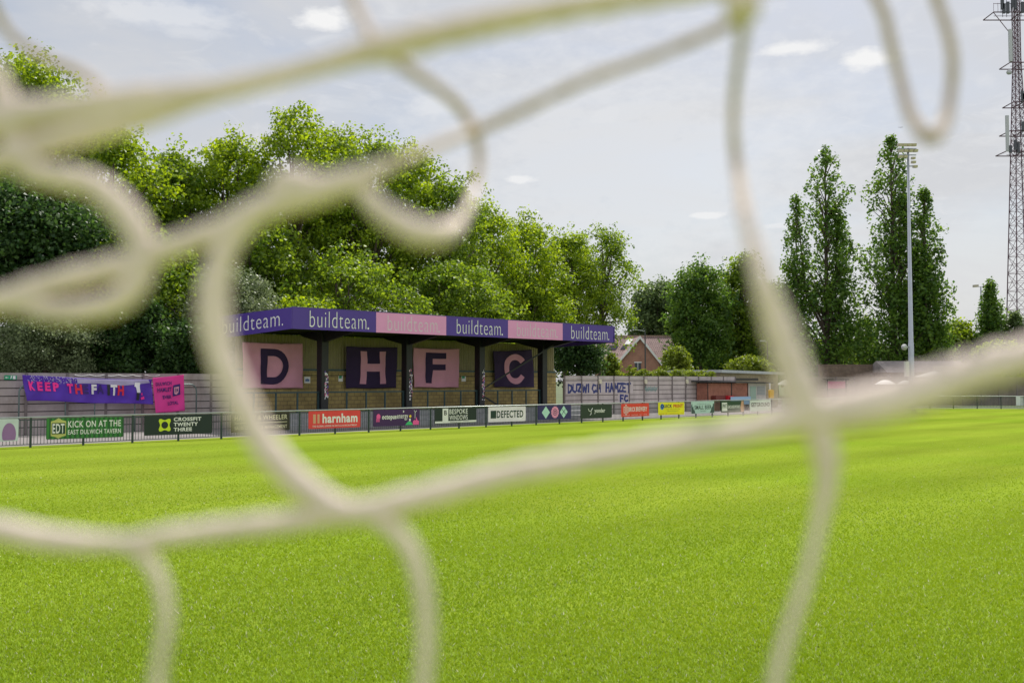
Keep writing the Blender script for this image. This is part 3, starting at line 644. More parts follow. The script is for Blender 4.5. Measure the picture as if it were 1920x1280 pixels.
    b = MB(); b.prism([(U1 + .0, VA + .002, ZF0), (U1, 50, ZF0 - .28), (U1, 50, ZF1 - .14), (U1, VA + .002, ZF1)], (.03, 0, 0)); T.part('fascia_panel', b, M_PURP, label='plain purple panel on the far end of the roof')
    # conduit and box on the back wall
    b = MB(); b.tube([(U0, VB - .135, 2.78), (U1, VB - .135, 2.78)], .02, 6); T.part('conduit', b, M_STEEL)
    return T
stand()
# crush barriers, one per bay
def barrier(u0, u1, n, label):
    T = Thing('crush_barrier', label, 'barrier', (u0, VC, .75), 'S', 'barrier rails in the stand'); z = 1.86
    b = MB(); b.box(u0, u1, VC - .05, VC + .05, z - .05, z + .03); T.part('rail', b, M_BGREEN)
    for k in range(n):
        u = u0 + .08 + (u1 - u0 - .16) * k / (n - 1); b = MB(); b.box(u - .045, u + .045, VC - .03, VC + .03, .75, z - .051); T.part('leg', b, M_BGREEN)
g = .19
barrier(COLS[0] - 5.6, COLS[0] - g, 5, 'blue green barrier rail under the pink D banner')
barrier(COLS[0] + g, COLS[1] - g, 5, 'blue green barrier rail under the dark H banner')
barrier(COLS[1] + g, COLS[2] - g, 5, 'blue green barrier rail under the pink F banner')
barrier(COLS[2] + g, COLS[3] - g, 5, 'blue green barrier rail under the dark C banner')

# ------------------------------------------------------------------ banners
def fold(u, z, k, amp):
    return amp * (math.sin(u * 2.1 + z * 1.4 + k) * .5 + math.sin(u * 5.3 - z * 2.2 + 2 * k) * .28 + math.sin(u * 1.1 + z * 6.5 + 3 * k) * .18)
def subdiv(mb, maxlen):
    bm = bmesh.new(); vs = [bm.verts.new(p) for p in mb.v]
    for f in mb.f:
        try: bm.faces.new([vs[i] for i in f])
        except ValueError: pass
    bm.normal_update()
    for _ in range(6):
        bmesh.ops.triangulate(bm, faces=bm.faces[:])
        es = [e for e in bm.edges if e.calc_length() > maxlen]
        if not es: break
        bmesh.ops.subdivide_edges(bm, edges=es, cuts=1)
    bmesh.ops.triangulate(bm, faces=bm.faces[:]); bm.verts.index_update()
    o = MB(); o.v = [tuple(v.co) for v in bm.verts]; o.f = [tuple(v.index for v in f.verts) for f in bm.faces]; bm.free(); return o
class Banner:
    """cloth given by four photo-derived corners in (u,z) on a plane v; content in unit coords"""
    def __init__(s, name, label, cat, corners, v, m, k=0., amp=.085, nx=48, nz=30, sag=.04):
        s.c = corners; s.v = v; s.k = k; s.amp = amp; s.sag = sag
        s.T = Thing(name, label, cat, (corners[3][0], v, corners[3][1]), 'S', 'letter banners in the stand' if name == 'letter_banner' else 'supporters banners on the wall')
        b = MB(); vs = [s.pt(i / nx, j / nz) for j in range(nz + 1) for i in range(nx + 1)]
        b.add(vs, [(j * (nx + 1) + i, j * (nx + 1) + i + 1, (j + 1) * (nx + 1) + i + 1, (j + 1) * (nx + 1) + i) for j in range(nz) for i in range(nx)])
        o = s.T.part('cloth', b, m, smooth=True)
        md = o.modifiers.new('thickness', 'SOLIDIFY'); md.thickness = .004
    def pt(s, x, y, lift=0.):          # x right 0..1, y up 0..1
        tl, tr, br, bl = s.c
        top = (tl[0] + (tr[0] - tl[0]) * x, tl[1] + (tr[1] - tl[1]) * x - s.sag * math.sin(math.pi * x)); bot = (bl[0] + (br[0] - bl[0]) * x, bl[1] + (br[1] - bl[1]) * x + s.sag * .4 * math.sin(math.pi * x * 3))
        u = bot[0] + (top[0] - bot[0]) * y; z = bot[1] + (top[1] - bot[1]) * y
        return (u, s.v + fold(u, z, s.k, s.amp) * min(1, 1.3 - y * .6) - lift, z)
    def layer(s, name, polys, m, lift=.035, maxlen=.05):
        """polys: builder in unit coords with y as height (x, 0, y)"""
        sb = subdiv(polys, maxlen); b = MB(); b.v = [s.pt(p[0], p[2], lift) for p in sb.v]; b.f = sb.f
        return s.T.part(name, b, m, smooth=True)
M_SALMON = mat('salmon_banner_cloth', srgb(230, 165, 188), .8, var=.06, scale=1.5, trans=.12)
M_DPURP = mat('dark_purple_banner_cloth', srgb(52, 34, 74), .8, var=.1, scale=1.5, trans=.08)
def corners(v, tl, tr, br, bl): return [(KU(p[0], v), ZV(p[0], p[1], v)) for p in (tl, tr, br, bl)]
VBN = 47.66
def letter_poly(b, pts): b.add([(p[0], 0, p[1]) for p in pts], [tuple(range(len(pts)))])
bd = Banner('letter_banner', 'pink banner with a big dark letter D hung in the stand', 'banner', corners(VBN, (455, 641), (568, 644), (568, 727.5), (455, 727.5)), VBN, M_SALMON, .3)
b = MB(); out = []; inn = []
for k in range(13):
    a = math.pi / 2 - math.pi * k / 12; out.append((.50 + .245 * math.cos(a), .485 + .395 * math.sin(a))); inn.append((.50 + .145 * math.cos(a), .485 + .235 * math.sin(a)))
out = [(.29, .88)] + out + [(.285, .09)]; inn = [(.40, .72)] + inn + [(.40, .25)]; nn = len(out)
b.add([(p[0], 0, p[1]) for p in out + inn], [(k, (k + 1) % nn, nn + (k + 1) % nn, nn + k) for k in range(nn)])
bd.layer('letter', b, M_DPURP)
bh = Banner('letter_banner', 'dark purple banner with a big pink letter H hung in the stand', 'banner', corners(VBN, (649.5, 649), (744, 651), (744, 727), (649.5, 727.5)), VBN, M_DPURP, 1.7)
b = MB(); letter_poly(b, [(.26, .10), (.38, .10), (.385, .41), (.65, .41), (.65, .10), (.77, .10), (.77, .90), (.65, .90), (.65, .60), (.39, .60), (.385, .90), (.265, .90)]); bh.layer('letter', b, M_SALMON)
bf = Banner('letter_banner', 'pink banner with a big dark letter F hung in the stand', 'banner', corners(VBN, (776, 652), (861, 654), (861, 726), (776, 726)), VBN, M_SALMON, 3.1)
b = MB(); letter_poly(b, [(.255, .11), (.38, .11), (.39, .45), (.68, .45), (.69, .60), (.39, .60), (.39, .745), (.70, .745), (.71, .90), (.24, .90), (.25, .5)]); bf.layer('letter', b, M_DPURP)
bc = Banner('letter_banner', 'dark purple banner with a big pink letter C behind the diagonal brace', 'banner', corners(VBN, (924.5, 658), (998, 655), (1001.5, 726), (928, 725.5)), VBN, M_DPURP, 4.4)
b = MB(); o_, i_ = [], []
for k in range(25):
    a = R(35) + R(290) * k / 24; o_.append((.53 + .285 * math.cos(a), .50 + .41 * math.sin(a))); i_.append((.53 + .165 * math.cos(a), .50 + .25 * math.sin(a)))
b.add([(p[0], 0, p[1]) for p in o_ + i_], [(k, k + 1, 26 + k, 25 + k) for k in range(24)]); bc.layer('letter', b, M_SALMON)

# tubular frame behind the supporters' banners
VT = 47.3
def frame_rail():
    T = Thing('tubular_rail', 'grey green tubular hoop rail against the concrete wall behind the purple banner', 'rail', (KU(37, VT), VT, 0), 'S')
    m = mat('grey_green_tube', (.12, .17, .17), .4, .3, var=.1); zt = ZV(200, 720.5, VT); ua, ub = KU(37, VT), KU(369, VT)
    pts = [(ua, VT, .0), (ua, VT, zt - .35)] + [(ua + .35 - .35 * math.cos(a), VT, zt - .35 + .35 * math.sin(a)) for a in (.4, .8, 1.2, 1.57)]
    pts += [(ub - .35 + .35 * math.sin(a), VT, zt - .35 + .35 * math.cos(a)) for a in (0, .4, .8, 1.2, 1.57)] + [(ub, VT, .0)]
    b = MB(); b.tube(pts, .035, 8); T.part('hoop', b, m, smooth=True)
    for px in (124, 179, 254, 310): u = KU(px, VT); b = MB(); b.tube([(u, VT, 0), (u, VT, zt - .037)], .03, 8); T.part('leg', b, m, smooth=True)
frame_rail()
M_VIOLET = mat('violet_banner_cloth', srgb(100, 60, 190), .55, var=.10, scale=1.2, trans=.35)
M_MAG = mat('magenta_banner_cloth', srgb(235, 75, 170), .7, var=.06, scale=1.5, trans=.3)
VK = 47.12
bk = Banner('supporters_banner', 'long violet banner reading KEEP THE FAITH tied to the wall', 'banner', corners(VK, (43, 702.5), (286, 711), (288, 758), (52, 751)), VK, M_VIOLET, 2.2, .15, 90, 30, .05)
HP = mat('hot_pink_cloth', srgb(245, 50, 150), .7); RD = mat('red_cloth', srgb(215, 40, 70), .7); DV = mat('dark_violet_cloth', srgb(55, 30, 110), .7); WC = mat('white_cloth', (.75, .73, .76), .7, var=.05); BK = mat('black_cloth', (.02, .02, .03), .7)
def utext(bn, s, x0, x1, y0, y1, m, bold=.02, name='lettering', lift=.04):
    b = MB(); vs, fs = text_faces(s, x1 - x0, y1 - y0, bold); b.add([(x0 + x, 0, y0 + y) for x, y in vs], fs); return bn.layer(name, b, m, lift)
[utext(bk, c, .035 + .057 * i, .075 + .057 * i, .40, .76, HP, .05) for i, c in enumerate('KEEP')]; utext(bk, 'T', .305, .355, .36, .74, HP, .05); utext(bk, 'H', .37, .425, .34, .74, RD, .05); utext(bk, 'E', .43, .475, .36, .74, DV, .05)
utext(bk, 'F', .50, .545, .36, .76, WC, .05); utext(bk, 'A', .55, .60, .38, .76, DV, .05); utext(bk, 'I', .625, .645, .32, .76, BK, .05); utext(bk, 'T', .65, .70, .32, .76, WC, .05); utext(bk, 'H', .705, .755, .32, .74, RD, .05)
b = MB(); b.add([(.395, 0, .97), (.97, 0, .99), (.985, 0, .86), (.88, 0, .80), (.74, 0, .72), (.55, 0, .80), (.395, 0, .77)], [(6, 5, 4, 3, 2, 1, 0)])
bk.layer('white_strip', b, mat('sunlit_cloth_tone', srgb(190, 180, 215), .6, var=.1, trans=.3), .028)  # sunlight on the banner's top edge painted as a paler strip
b = MB()
rng = random.Random(8)
for k in range(130):
    x = rng.uniform(.03, .40); y = rng.uniform(.72, .99); s_ = rng.uniform(.002, .006); t_ = s_ * 4.5; b.add([(x - s_, 0, y), (x, 0, y - t_), (x + s_, 0, y + rng.uniform(0, t_)), (x - s_ * .4, 0, y + t_)], [(0, 1, 2, 3)])
bk.layer('white_flecks', b, mat('sunlit_cloth_tone', srgb(190, 180, 215)), .028)  # leaf-dappled sunlight painted on as pale flecks
b = MB(); letter_poly(b, [(.855, .45), (.885, .45), (.885, .72), (.895, .86), (.85, .86), (.84, .70), (.852, .68)]); bk.layer('figure', b, WC)
b = MB(); letter_poly(b, [(.85, .14), (.875, .14), (.88, .45), (.852, .45)]); bk.layer('figure', b, BK)
b = MB(); letter_poly(b, [(.895, .16), (.925, .20), (.92, .31), (.89, .26)]); letter_poly(b, [(.895, .34), (.905, .34), (.905, .44), (.893, .44)]); bk.layer('patch', b, HP)
bp_ = Banner('supporters_banner', 'magenta banner with dark hand cut lettering and a crest', 'banner', corners(VK, (286, 708), (345, 702), (348, 770), (293, 774)), VK, M_MAG, .9, .05, 30, 30, .02)
for s_, x0, x1, y0, y1 in (('DULWICH', .08, .58, .76, .86), ('HAMLET', .12, .58, .58, .70), ('EVER', .27, .56, .38, .48), ('LOYAL', .42, .78, .20, .30)): utext(bp_, s_, x0, x1, y0, y1, DV, .03)
b = MB(); letter_poly(b, [(.61, .43), (.86, .46), (.86, .76), (.63, .74)]); bp_.layer('crest', b, DV)
b = MB(); letter_poly(b, [(.66, .50), (.73, .47), (.80, .52), (.82, .69), (.66, .68)]); bp_.layer('crest', b, mat('salmon_banner_cloth', srgb(230, 165, 188)), .045)
b = MB(); letter_poly(b, [(.70, .53), (.72, .53), (.72, .66), (.70, .66)]); letter_poly(b, [(.75, .54), (.78, .58), (.77, .65), (.74, .62)]); bp_.layer('crest', b, DV, .055)

# small signs
def sign(px0, px1, py0, py1, v, name, label, bg, deco=None, cat='sign'):
    u0, u1 = KU(px0, v), KU(px1, v); z0, z1 = ZV(px0, py1, v), ZV(px0, py0, v); T = Thing(name, label, cat, ((u0 + u1) / 2, v, z0), 'S')
    b = MB(); b.box(u0, u1, v, v + .02, z0, z1); T.part('panel', b, bg)
    if deco: deco(T, lambda f: u0 + (u1 - u0) * f, lambda f: z0 + (z1 - z0) * f, v)
GREENS = mat('exit_green', srgb(30, 150, 105), .5)
def dex(T, u, z, v):
    def f(b, vv):
        b.box(u(.10), u(.32), vv, vv + .001, z(.44), z(.56)); cutpoly(b, [(u(.05), z(.5)), (u(.16), z(.25)), (u(.16), z(.75))], vv)
        disc(b, u(.56), z(.78), .03, vv, 8); cutpoly(b, [(u(.48), z(.2)), (u(.53), z(.2)), (u(.58), z(.45)), (u(.60), z(.68)), (u(.50), z(.68)), (u(.50), z(.45))], vv); b.box(u(.68), u(.90), vv, vv + .001, z(.12), z(.88))
    logo(T, f, WHITE, v, 'pictogram')
sign(9, 32, 703.5, 711.5, VW - .06, 'exit_sign', 'green fire exit sign on the wall left of the violet banner', GREENS, dex)
sign(571, 582, 706, 718, VB - .14, 'notice', 'white and blue notice on the block wall beside the D banner', WHITE, lambda T, u, z, v: logo(T, lambda b, vv: cutpoly(b, [(u(.15), z(.25)), (u(.85), z(.25)), (u(.85), z(.6)), (u(.5), z(.72)), (u(.15), z(.6))], vv), mat('pale_blue_print', srgb(90, 120, 170)), v, 'print'))
for px, lab in ((637, 'small green sign over a white notice between the D and H banners'), (867.5, 'small green sign over a white notice between the F and C banners')):
    def dd(T, u, z, v): logo(T, lambda b, vv: b.box(u(.1), u(.75), vv, vv + .001, z(.55), z(1.0)), GREENS, v, 'green_plate')
    sign(px - 2, px + 6, 704.5, 715, VB - .14, 'notice', lab, WHITE, dd)

# stickers on the columns' leading corners
def stickers():
    rng = random.Random(4)
    for ci, lab in ((0, 'band of torn stickers on the steel column right of the D banner'), (1, 'band of torn stickers on the steel column right of the H banner'), (2, 'band of torn stickers on the steel column left of the C banner')):
        u = COLS[ci]; T = Thing('stickers', lab, 'stickers', (u, VC - .15, 1.6), 'S')
        for nm, mm, cnt in (('sticker', WHITE, 34), ('sticker', mat('pink_sticker', srgb(225, 120, 160)), 16), ('sticker', mat('violet_sticker', srgb(110, 80, 170)), 12)):
            b = MB()
            for k in range(cnt):
                x = u + rng.uniform(0, .20); z = rng.triangular(1.2, 3.3, 2.2); w = rng.uniform(.015, .04); h = rng.uniform(.015, .06); y = VC - .243 - rng.uniform(0, .004)
                b.add([(x - w, y, z - h), (min(x + w, u + .218), y, z - h + .01), (min(x + w, u + .218), y, z + h), (x - w, y, z + h - .01)], [(0, 1, 2, 3)])
            T.part(nm, b, mm)
stickers()

# ------------------------------------------------------------------ kiosk, cabin and things beyond
M_WOOD = mat('red_brown_boards', (.36, .15, .10), .8, var=.3, scale=2)
M_DKROOF = mat('felt_roof', (.07, .07, .075), .9, var=.2)
M_OFFW = mat('off_white_boards', (.50, .48, .44), .7, var=.12)
def kiosk():
    v0, v1 = 46.8, 47.85; u0, u1, u2 = KU(1326, v0), KU(1402, v0), KU(1436, v0); h = ZV(1360, 718, v0)
    T = Thing('kiosk', 'low red brown wooden kiosk at the end of the graffiti wall', 'kiosk', (u0, v0, 0), 'S')
    b = MB(); n = int(h / .14)
    for k in range(n): b.box(u0, u1, v0 + (k % 2) * .006, v0 + .06, k * h / n, (k + 1) * h / n - .012)
    b.box(u0 + .01, u1 - .01, v0 + .05, v1, 0.0, h - .01); T.part('boarded_wall', b, M_WOOD)
    b = MB(); um = KU(1371, v0)
    b.box(um - .05, um + .05, v0 - .03, v0 + .0, 0, h - .01); b.box(u0, u0 + .08, v0 - .03, v0, 0, h - .01); b.box(u1 - .09, u1 - .002, v0 - .03, v0, 0, h - .01); T.part('batten', b, M_STEEL)
    b = MB(); b.box(u1 + .003, u2, v0 + .02, v1, 0, h - .02); T.part('side_wall', b, M_OFFW)
    b = MB(); d0, d1 = KU(1406, v0), KU(1417, v0); b.box(d0, d1, v0 - .01, v0 + .018, .1, 2.0); T.part('door', b, mat('pale_green_door', srgb(150, 175, 160), .6))
    b = MB(); d0, d1 = KU(1419, v0), KU(1434, v0)
    for k in range(6): b.box(d0, d1, v0 - .01, v0 + .018, 1.25 + k * .13, 1.25 + k * .13 + .09)
    T.part('louvre', b, mat('grey_louvre', (.3, .33, .33), .6))
    b = MB(); b.prism([(u0 - .6, v0 - .5, h + .10), (u2 + .4, v0 - .5, h - .02), (u2 + .4, v0 - .5, h + .06), (u0 - .6, v0 - .5, h + .20)], (0, v1 - v0 + .7, 0)); T.part('roof', b, M_DKROOF)
    b = MB(); b.box(KU(1342, v0 - .5), KU(1360, v0 - .5), v0 - .5, v0 - .06, .9, 1.25); solo('counter_box', b, mat('dark_red_box', (.16, .03, .02), .6), 'dark red box at the front of the wooden kiosk', 'box', (KU(1350, v0), v0 - .5, .9), 'S')
    T2 = Thing('trestle_table', 'pale blue covered table in front of the wooden kiosk', 'table', (KU(1385, v0), v0 - .6, 0), 'S'); a, c = KU(1352, v0 - .6), KU(1401, v0 - .6)
    b = MB(); b.box(a, c, v0 - .9, v0 - .35, .86, .90); b.box(a + .9, c, v0 - .915, v0 - .9, .5, .9 + .25); T2.part('top', b, mat('pale_blue_sheet', srgb(150, 185, 215), .6))
    for x in (a + .1, c - .1): b = MB(); b.box(x - .03, x + .03, v0 - .8, v0 - .45, 0, .859); T2.part('leg', b, M_STEEL)
    b = MB(); x0, x1 = KU(1363, v0 - .6), KU(1374, v0 - .6); b.prism([(x0, v0 - .7, .901), (x1, v0 - .7, .901), (x1, v0 - .7, 1.22), (x0 + .05, v0 - .7, 1.25)], (0, .3, 0)); solo('crate', b, mat('bright_red_plastic', (.55, .02, .03), .4), 'bright red crate on the table in front of the kiosk', 'crate', (x0, v0 - .7, .901), 'S')
kiosk()
def cabin():
    v0, v1 = 49.2, 54.5; u0, u1 = KU(1350, v0), KU(1458, v0); zt = ZV(1344, 693, v0); z1 = ZV(1450, 702, v0)
    T = Thing('cabin', 'flat roofed yellow brick building with a pale roof edge behind the wooden kiosk', 'building', (u0, v0, 0), 'S')
    b = MB(); b.box(u0, u1, v0, v1, 0, zt - .28); T.part('wall', b, brick_mat('stock_brick', (.42, .36, .22), (.33, .27, .17), (.28, .25, .2), .23, .075, .01))
    b = MB(); b.prism([(u0 - .5, v0 - .5, zt - .25), (u1 + .5, v0 - .5, z1 - .0), (u1 + .5, v0 - .5, z1 + .22), (u0 - .5, v0 - .5, zt)], (0, v1 - v0 + 1, 0)); T.part('roof', b, mat('pale_roof_edge', (.45, .48, .50), .6, var=.1))
    b = MB(); b.box(u0 + .3, KU(1421, v0), v0 - .03, v0 - .002, zt - .95, zt - .72); T.part('window', b, mat('dirty_window', (.06, .055, .045), .6))
cabin()
# yellow box on a post
def yellow_box():
    v = 44.5; u = KU(1443, v); T = Thing('hazard_box', 'yellow box on a short white post beside the kiosk', 'box', (u, v, 0), 'S')
    b = MB(); b.box(u - .05, u + .05, v - .04, v + .04, 0, ZV(1443, 718, v)); T.part('post', b, WHITE)
    b = MB(); z0, z1 = ZV(1443, 746, v), ZV(1443, 730, v); b.prism([(u - .3, v - .2, z0), (u + .3, v - .2, z0), (u + .36, v - .2, z1 - .1), (u + .2, v - .2, z1), (u - .2, v - .2, z1), (u - .36, v - .2, z1 - .1)], (0, .15, 0)); T.part('box', b, mat('signal_yellow', (.75, .42, .02), .5))
yellow_box()

def parasol(px, pyt, pyb, hw, Y, label, m, name='parasol', n=10, dome=False):
    c = P(px, pyb, Y); zt = P(px, pyt, Y).z; r = hw / F * Y; T = Thing(name, label, 'parasol', (c.x, Y, 0), group=None)
    b = MB(); b.tube([(c.x, Y, 0), (c.x, Y, zt - .02)], .03, 8); T.part('pole', b, M_GALV)
    b = MB(); vs = []; rings = 5
    for i in range(1, rings + 1):
        t = i / rings
        for k in range(n):
            a = 2 * math.pi * k / n; zz = zt - (zt - c.z) * ((1 - math.cos(t * 1.35)) / (1 - math.cos(1.35)) if dome else t ** 1.1)
            vs.append((c.x + r * t * math.cos(a), Y + r * t * math.sin(a), zz))
    vs.append((c.x, Y, zt)); e = len(vs) - 1
    b.add(vs, [(e, (k + 1) % n, k) for k in range(n)] + [(i * n + k, i * n + (k + 1) % n, (i + 1) * n + (k + 1) % n, (i + 1) * n + k) for i in range(rings - 1) for k in range(n)])
    b.tube([(c.x + r * math.cos(2 * math.pi * k / n), Y + r * math.sin(2 * math.pi * k / n), c.z) for k in range(n)] + [(c.x + r, Y, c.z)], .03, 4); T.part('canopy', b, m)
MWC = mat('white_canopy', (.82, .82, .8), .7, trans=.25)
parasol(1752, 695.5, 706.5, 38, 99, 'large flat white parasol right of the floodlight pole', MWC)
parasol(1660, 712, 720, 19, 97, 'domed pale parasol left of the floodlight pole', MWC, dome=True)
parasol(1697, 713, 720, 15, 96, 'small domed pale parasol at the foot of the floodlight pole', MWC, dome=True)
parasol(1720, 716, 722, 8, 99, 'tiny pale parasol just right of the floodlight pole', MWC, dome=True)
parasol(1472, 711, 721, 18, 97, 'white pointed canopy right of the yellow box', MWC, n=4)

# dugout-like black frame with pink sheet
def pink_frame():
    Y = 95; a = P(1551, 712, Y); c = P(1586, 712, Y); T = Thing('frame_shelter', 'black framed shelter with a pink sheet in front of the far wall', 'shelter', (a.x, Y, 0)); b = MB()
    for x in (a.x, c.x): b.box(x - .04, x + .04, Y - .04, Y + .04, 0, a.z)
    b.box(a.x - .2, c.x + .3, Y - .04, Y + .9, a.z + .002, a.z + .08); b.box(a.x + .04, c.x - .04, Y - .03, Y + .03, .8, .86); T.part('frame', b, M_STEEL)
    b = MB(); d = P(1551, 728, Y); b.box(a.x + .06, c.x - .06, Y - .01, Y + .01, d.z, a.z - .15); T.part('sheet', b, mat('pink_sheet', srgb(160, 90, 115), .7))
pink_frame()

# far walls
def far_wall():
    Y = 101; x0 = P(1500, 700, Y).x; n = 26; us = [x0 + 1.83 * k for k in range(n)]
    T = Thing('concrete_wall', 'far concrete panel wall beyond the end of the pitch', 'wall', (us[0], Y, 0))
    for u in us: b = MB(); b.box(u - .055, u + .055, Y - .07, Y + .07, 0, 2.87); T.part('post', b, M_CONCP)
    for u, w in zip(us[:-1], us[1:]):
        b = MB()
        for k in range(8): b.box(u + .056, w - .056, Y - .02, Y + .04, k * .36, k * .36 + .342)
        b.box(u + .056, w - .056, Y + .015, Y + .03, .01, 2.84); T.part('panel', b, mat('shaded_far_concrete', (.20, .17, .14), .9, var=.25, scale=.9, bump=.3))  # shade on the wall's near face put into a darker base colour
    Y = 112; a = P(1535, 685, Y); c = P(1652, 685, Y); b = MB(); b.box(a.x, c.x, Y, Y + .3, 0, a.z); b.box(a.x - .05, c.x + .05, Y - .05, Y + .35, a.z + .002, a.z + .12)
    solo('brick_wall', b, brick_mat('brown_brick', (.16, .11, .08), (.22, .16, .10), (.14, .12, .1), .23, .075, .01, var=.4), 'old brown brick wall below the poplars', 'wall', (a.x, Y, 0))
    Y = 108; a = P(1668, 686, Y); c = P(1748, 686, Y); e = P(1660, 698, Y)
    T = Thing('outbuilding', 'low building with a shallow tiled roof behind the floodlight pole', 'building', (a.x, Y, 0))
    b = MB(); b.box(a.x, c.x + 4, Y, Y + 6, 0, e.z); T.part('wall', b, MATS['brown_brick'])
    b = MB(); b.prism([(a.x - .4, Y - .4, e.z + .003), (a.x - .4, Y + 3, a.z + .6), (a.x - .4, Y + 6.4, e.z + .003)], (c.x + 4.8 - a.x, 0, 0)); T.part('roof', b, brick_mat('grey_tiles', (.32, .28, .27), (.26, .23, .22), (.16, .14, .14), .3, .2, .02, plane='xy'))
    a2 = P(1750, 686, Y - 2); c2 = P(1799, 695, Y - 2); b = MB()
    for k in range(8): z = c2.z + (a2.z - c2.z) * k / 8; b.box(a2.x, c2.x, Y - 2, Y - 1.95, z + .003, z + (a2.z - c2.z) / 11)
    for k in range(12): x = a2.x + (c2.x - a2.x) * k / 11; b.box(x - .03, x + .03, Y - 1.94, Y - 1.9, 0 if k % 4 == 0 else c2.z, a2.z)
    solo('trellis', b, mat('cream_trellis', (.62, .58, .45), .7), 'cream trellis panel above the big white parasol', 'trellis', (a2.x, Y - 2, 0))
far_wall()
def far_sign():
    Y = FC.y + (FD.y - FC.y) * .5 - .3; a = P(1905, 743, Y); c = P(1950, 760, Y); T = Thing('advertising_board', 'blank white board on the far railing at the right edge', 'board', (a.x, Y, c.z))
    b = MB(); b.box(a.x, c.x, Y, Y + .03, c.z, a.z); T.part('panel', b, mat('board_white_blank', (.62, .65, .7), .5, var=.05))
    b = MB(); b.box(a.x + .2, a.x + .25, Y + .03, Y + .25, c.z + .1, a.z - .1); b.box(c.x - .25, c.x - .2, Y + .03, Y + .25, c.z + .1, a.z - .1); T.part('bracket', b, M_STEEL)
far_sign()

# ------------------------------------------------------------------ house
def house():
    Y = 150; T = Thing('brick_house', 'red brick house with a white edged gable beyond the graffiti wall', 'house', (P(1199, 700, Y).x, Y, 0))
    ap = P(1199.5, 632, Y); el = P(1160, 677, Y); er = P(1236, 678, Y); eh = (el.z + er.z) / 2; brick = brick_mat('red_brick', (.44, .19, .125), (.36, .15, .10), (.33, .26, .2), .225, .075, .01, var=.18)
    b = MB(); b.prism([(el.x, Y, 0), (er.x, Y, 0), (er.x, Y, eh), (ap.x, Y, ap.z - .12), (el.x, Y, eh)], (0, 8, 0)); T.part('wall', b, brick)
    tiles = brick_mat('pinkish_tiles', (.37, .25, .23), (.31, .21, .20), (.15, .10, .10), .33, .3, .04, plane='xz')
    b = MB(); t = .14
    for s, e in ((-1, el), (1, er)):
        dx = e.x - ap.x; k = 1.10; p0 = Vector((ap.x, Y - .35, ap.z)); p1 = Vector((ap.x + dx * k, Y - .35, ap.z + (eh - ap.z) * k))
        b.prism([p0, p1, p1 + Vector((0, 0, .14)), p0 + Vector((0, 0, .14))], (0, 8.3, 0))
    T.part('roof', b, tiles)
    for e in (el, er):
        dx = e.x - ap.x; k = 1.12; b = MB(); p0 = Vector((ap.x, Y - .42, ap.z - .26)); p1 = Vector((ap.x + dx * k, Y - .42, ap.z - .26 + (eh - ap.z) * k)); b.prism([p0, p1, p1 + Vector((0, 0, .48)), p0 + Vector((0, 0, .48))], (0, .06, 0)); T.part('bargeboard', b, mat('white_paint', (.78, .78, .76), .5))
    # main roof running behind, ridge along x
    Y2 = Y + 4.2; ra = P(1168, 631, Y2 + 4); rb = P(1253, 631, Y2 + 4); la = P(1118, 680, Y2 - 1); lb = P(1262, 670, Y2 - 1); x0 = P(1120, 680, Y2).x; x1 = rb.x + .6
    b = MB(); b.prism([(x0, Y2 - 1.2, eh - .1), (x0, Y2 + 4, ra.z + .05), (x0, Y2 + 9.2, eh - .1)], (x1 - x0, 0, 0)); T.part('main_roof', b, tiles)
    b = MB(); b.box(x0 + .4, x1 - .4, Y2 - .8, Y2 + 8.8, 0, eh - .105); T.part('wall', b, brick)
    b = MB(); b.box(x0, x1, Y2 + 3.9, Y2 + 4.1, ra.z + .06, ra.z + .2); T.part('ridge', b, mat('buff_ridge', (.45, .33, .25), .8))
    def slope(px, py):   # point on the front slope of the main roof
        d = cam_ray(px, py); dy, dz = 5.2, (ra.z + .05) - (eh - .1); nn = Vector((0, -dz, dy)); p0 = Vector((x0, Y2 - 1.2, eh - .1)); s = nn.dot(p0 - Vector((0, 0, HC))) / nn.dot(d); return Vector((0, 0, HC)) + d * s, nn.normalized()
    def patch(name, q, m, lift=.06):
        ps = [slope(*p) for p in q]; b = MB(); b.prism([p + n * lift for p, n in ps], -ps[0][1] * (lift - .01)); return T.part(name, b, m)
    fr = patch('skylight', [(1171, 646), (1184, 646), (1190, 636.5), (1177, 636.5)], mat('grey_frame', (.5, .52, .54), .4), .10)
    patch('solar_panel', [(1163, 655), (1179, 655), (1184, 648), (1168, 648)], mat('solar_black', (.012, .014, .03), .15), .08)
    patch('solar_panel', [(1138, 656), (1154, 656), (1160, 648), (1144, 648)], MATS['solar_black'], .08)
    a, c = P(1190, 680, Y), P(1202, 694, Y); b = MB(); b.box(a.x, c.x, Y - .03, Y - .002, c.z, a.z); w = T.part('window', b, mat('dark_window', (.03, .04, .05), .15)); b = MB(); b.box(a.x - .1, c.x + .1, Y - .06, Y - .031, a.z, a.z + .16); b.box((a.x + c.x) / 2 - .04, (a.x + c.x) / 2 + .04, Y - .06, Y - .031, c.z, a.z - .003); T.part('window_frame', b, MATS['white_paint'], parent=w)
house()

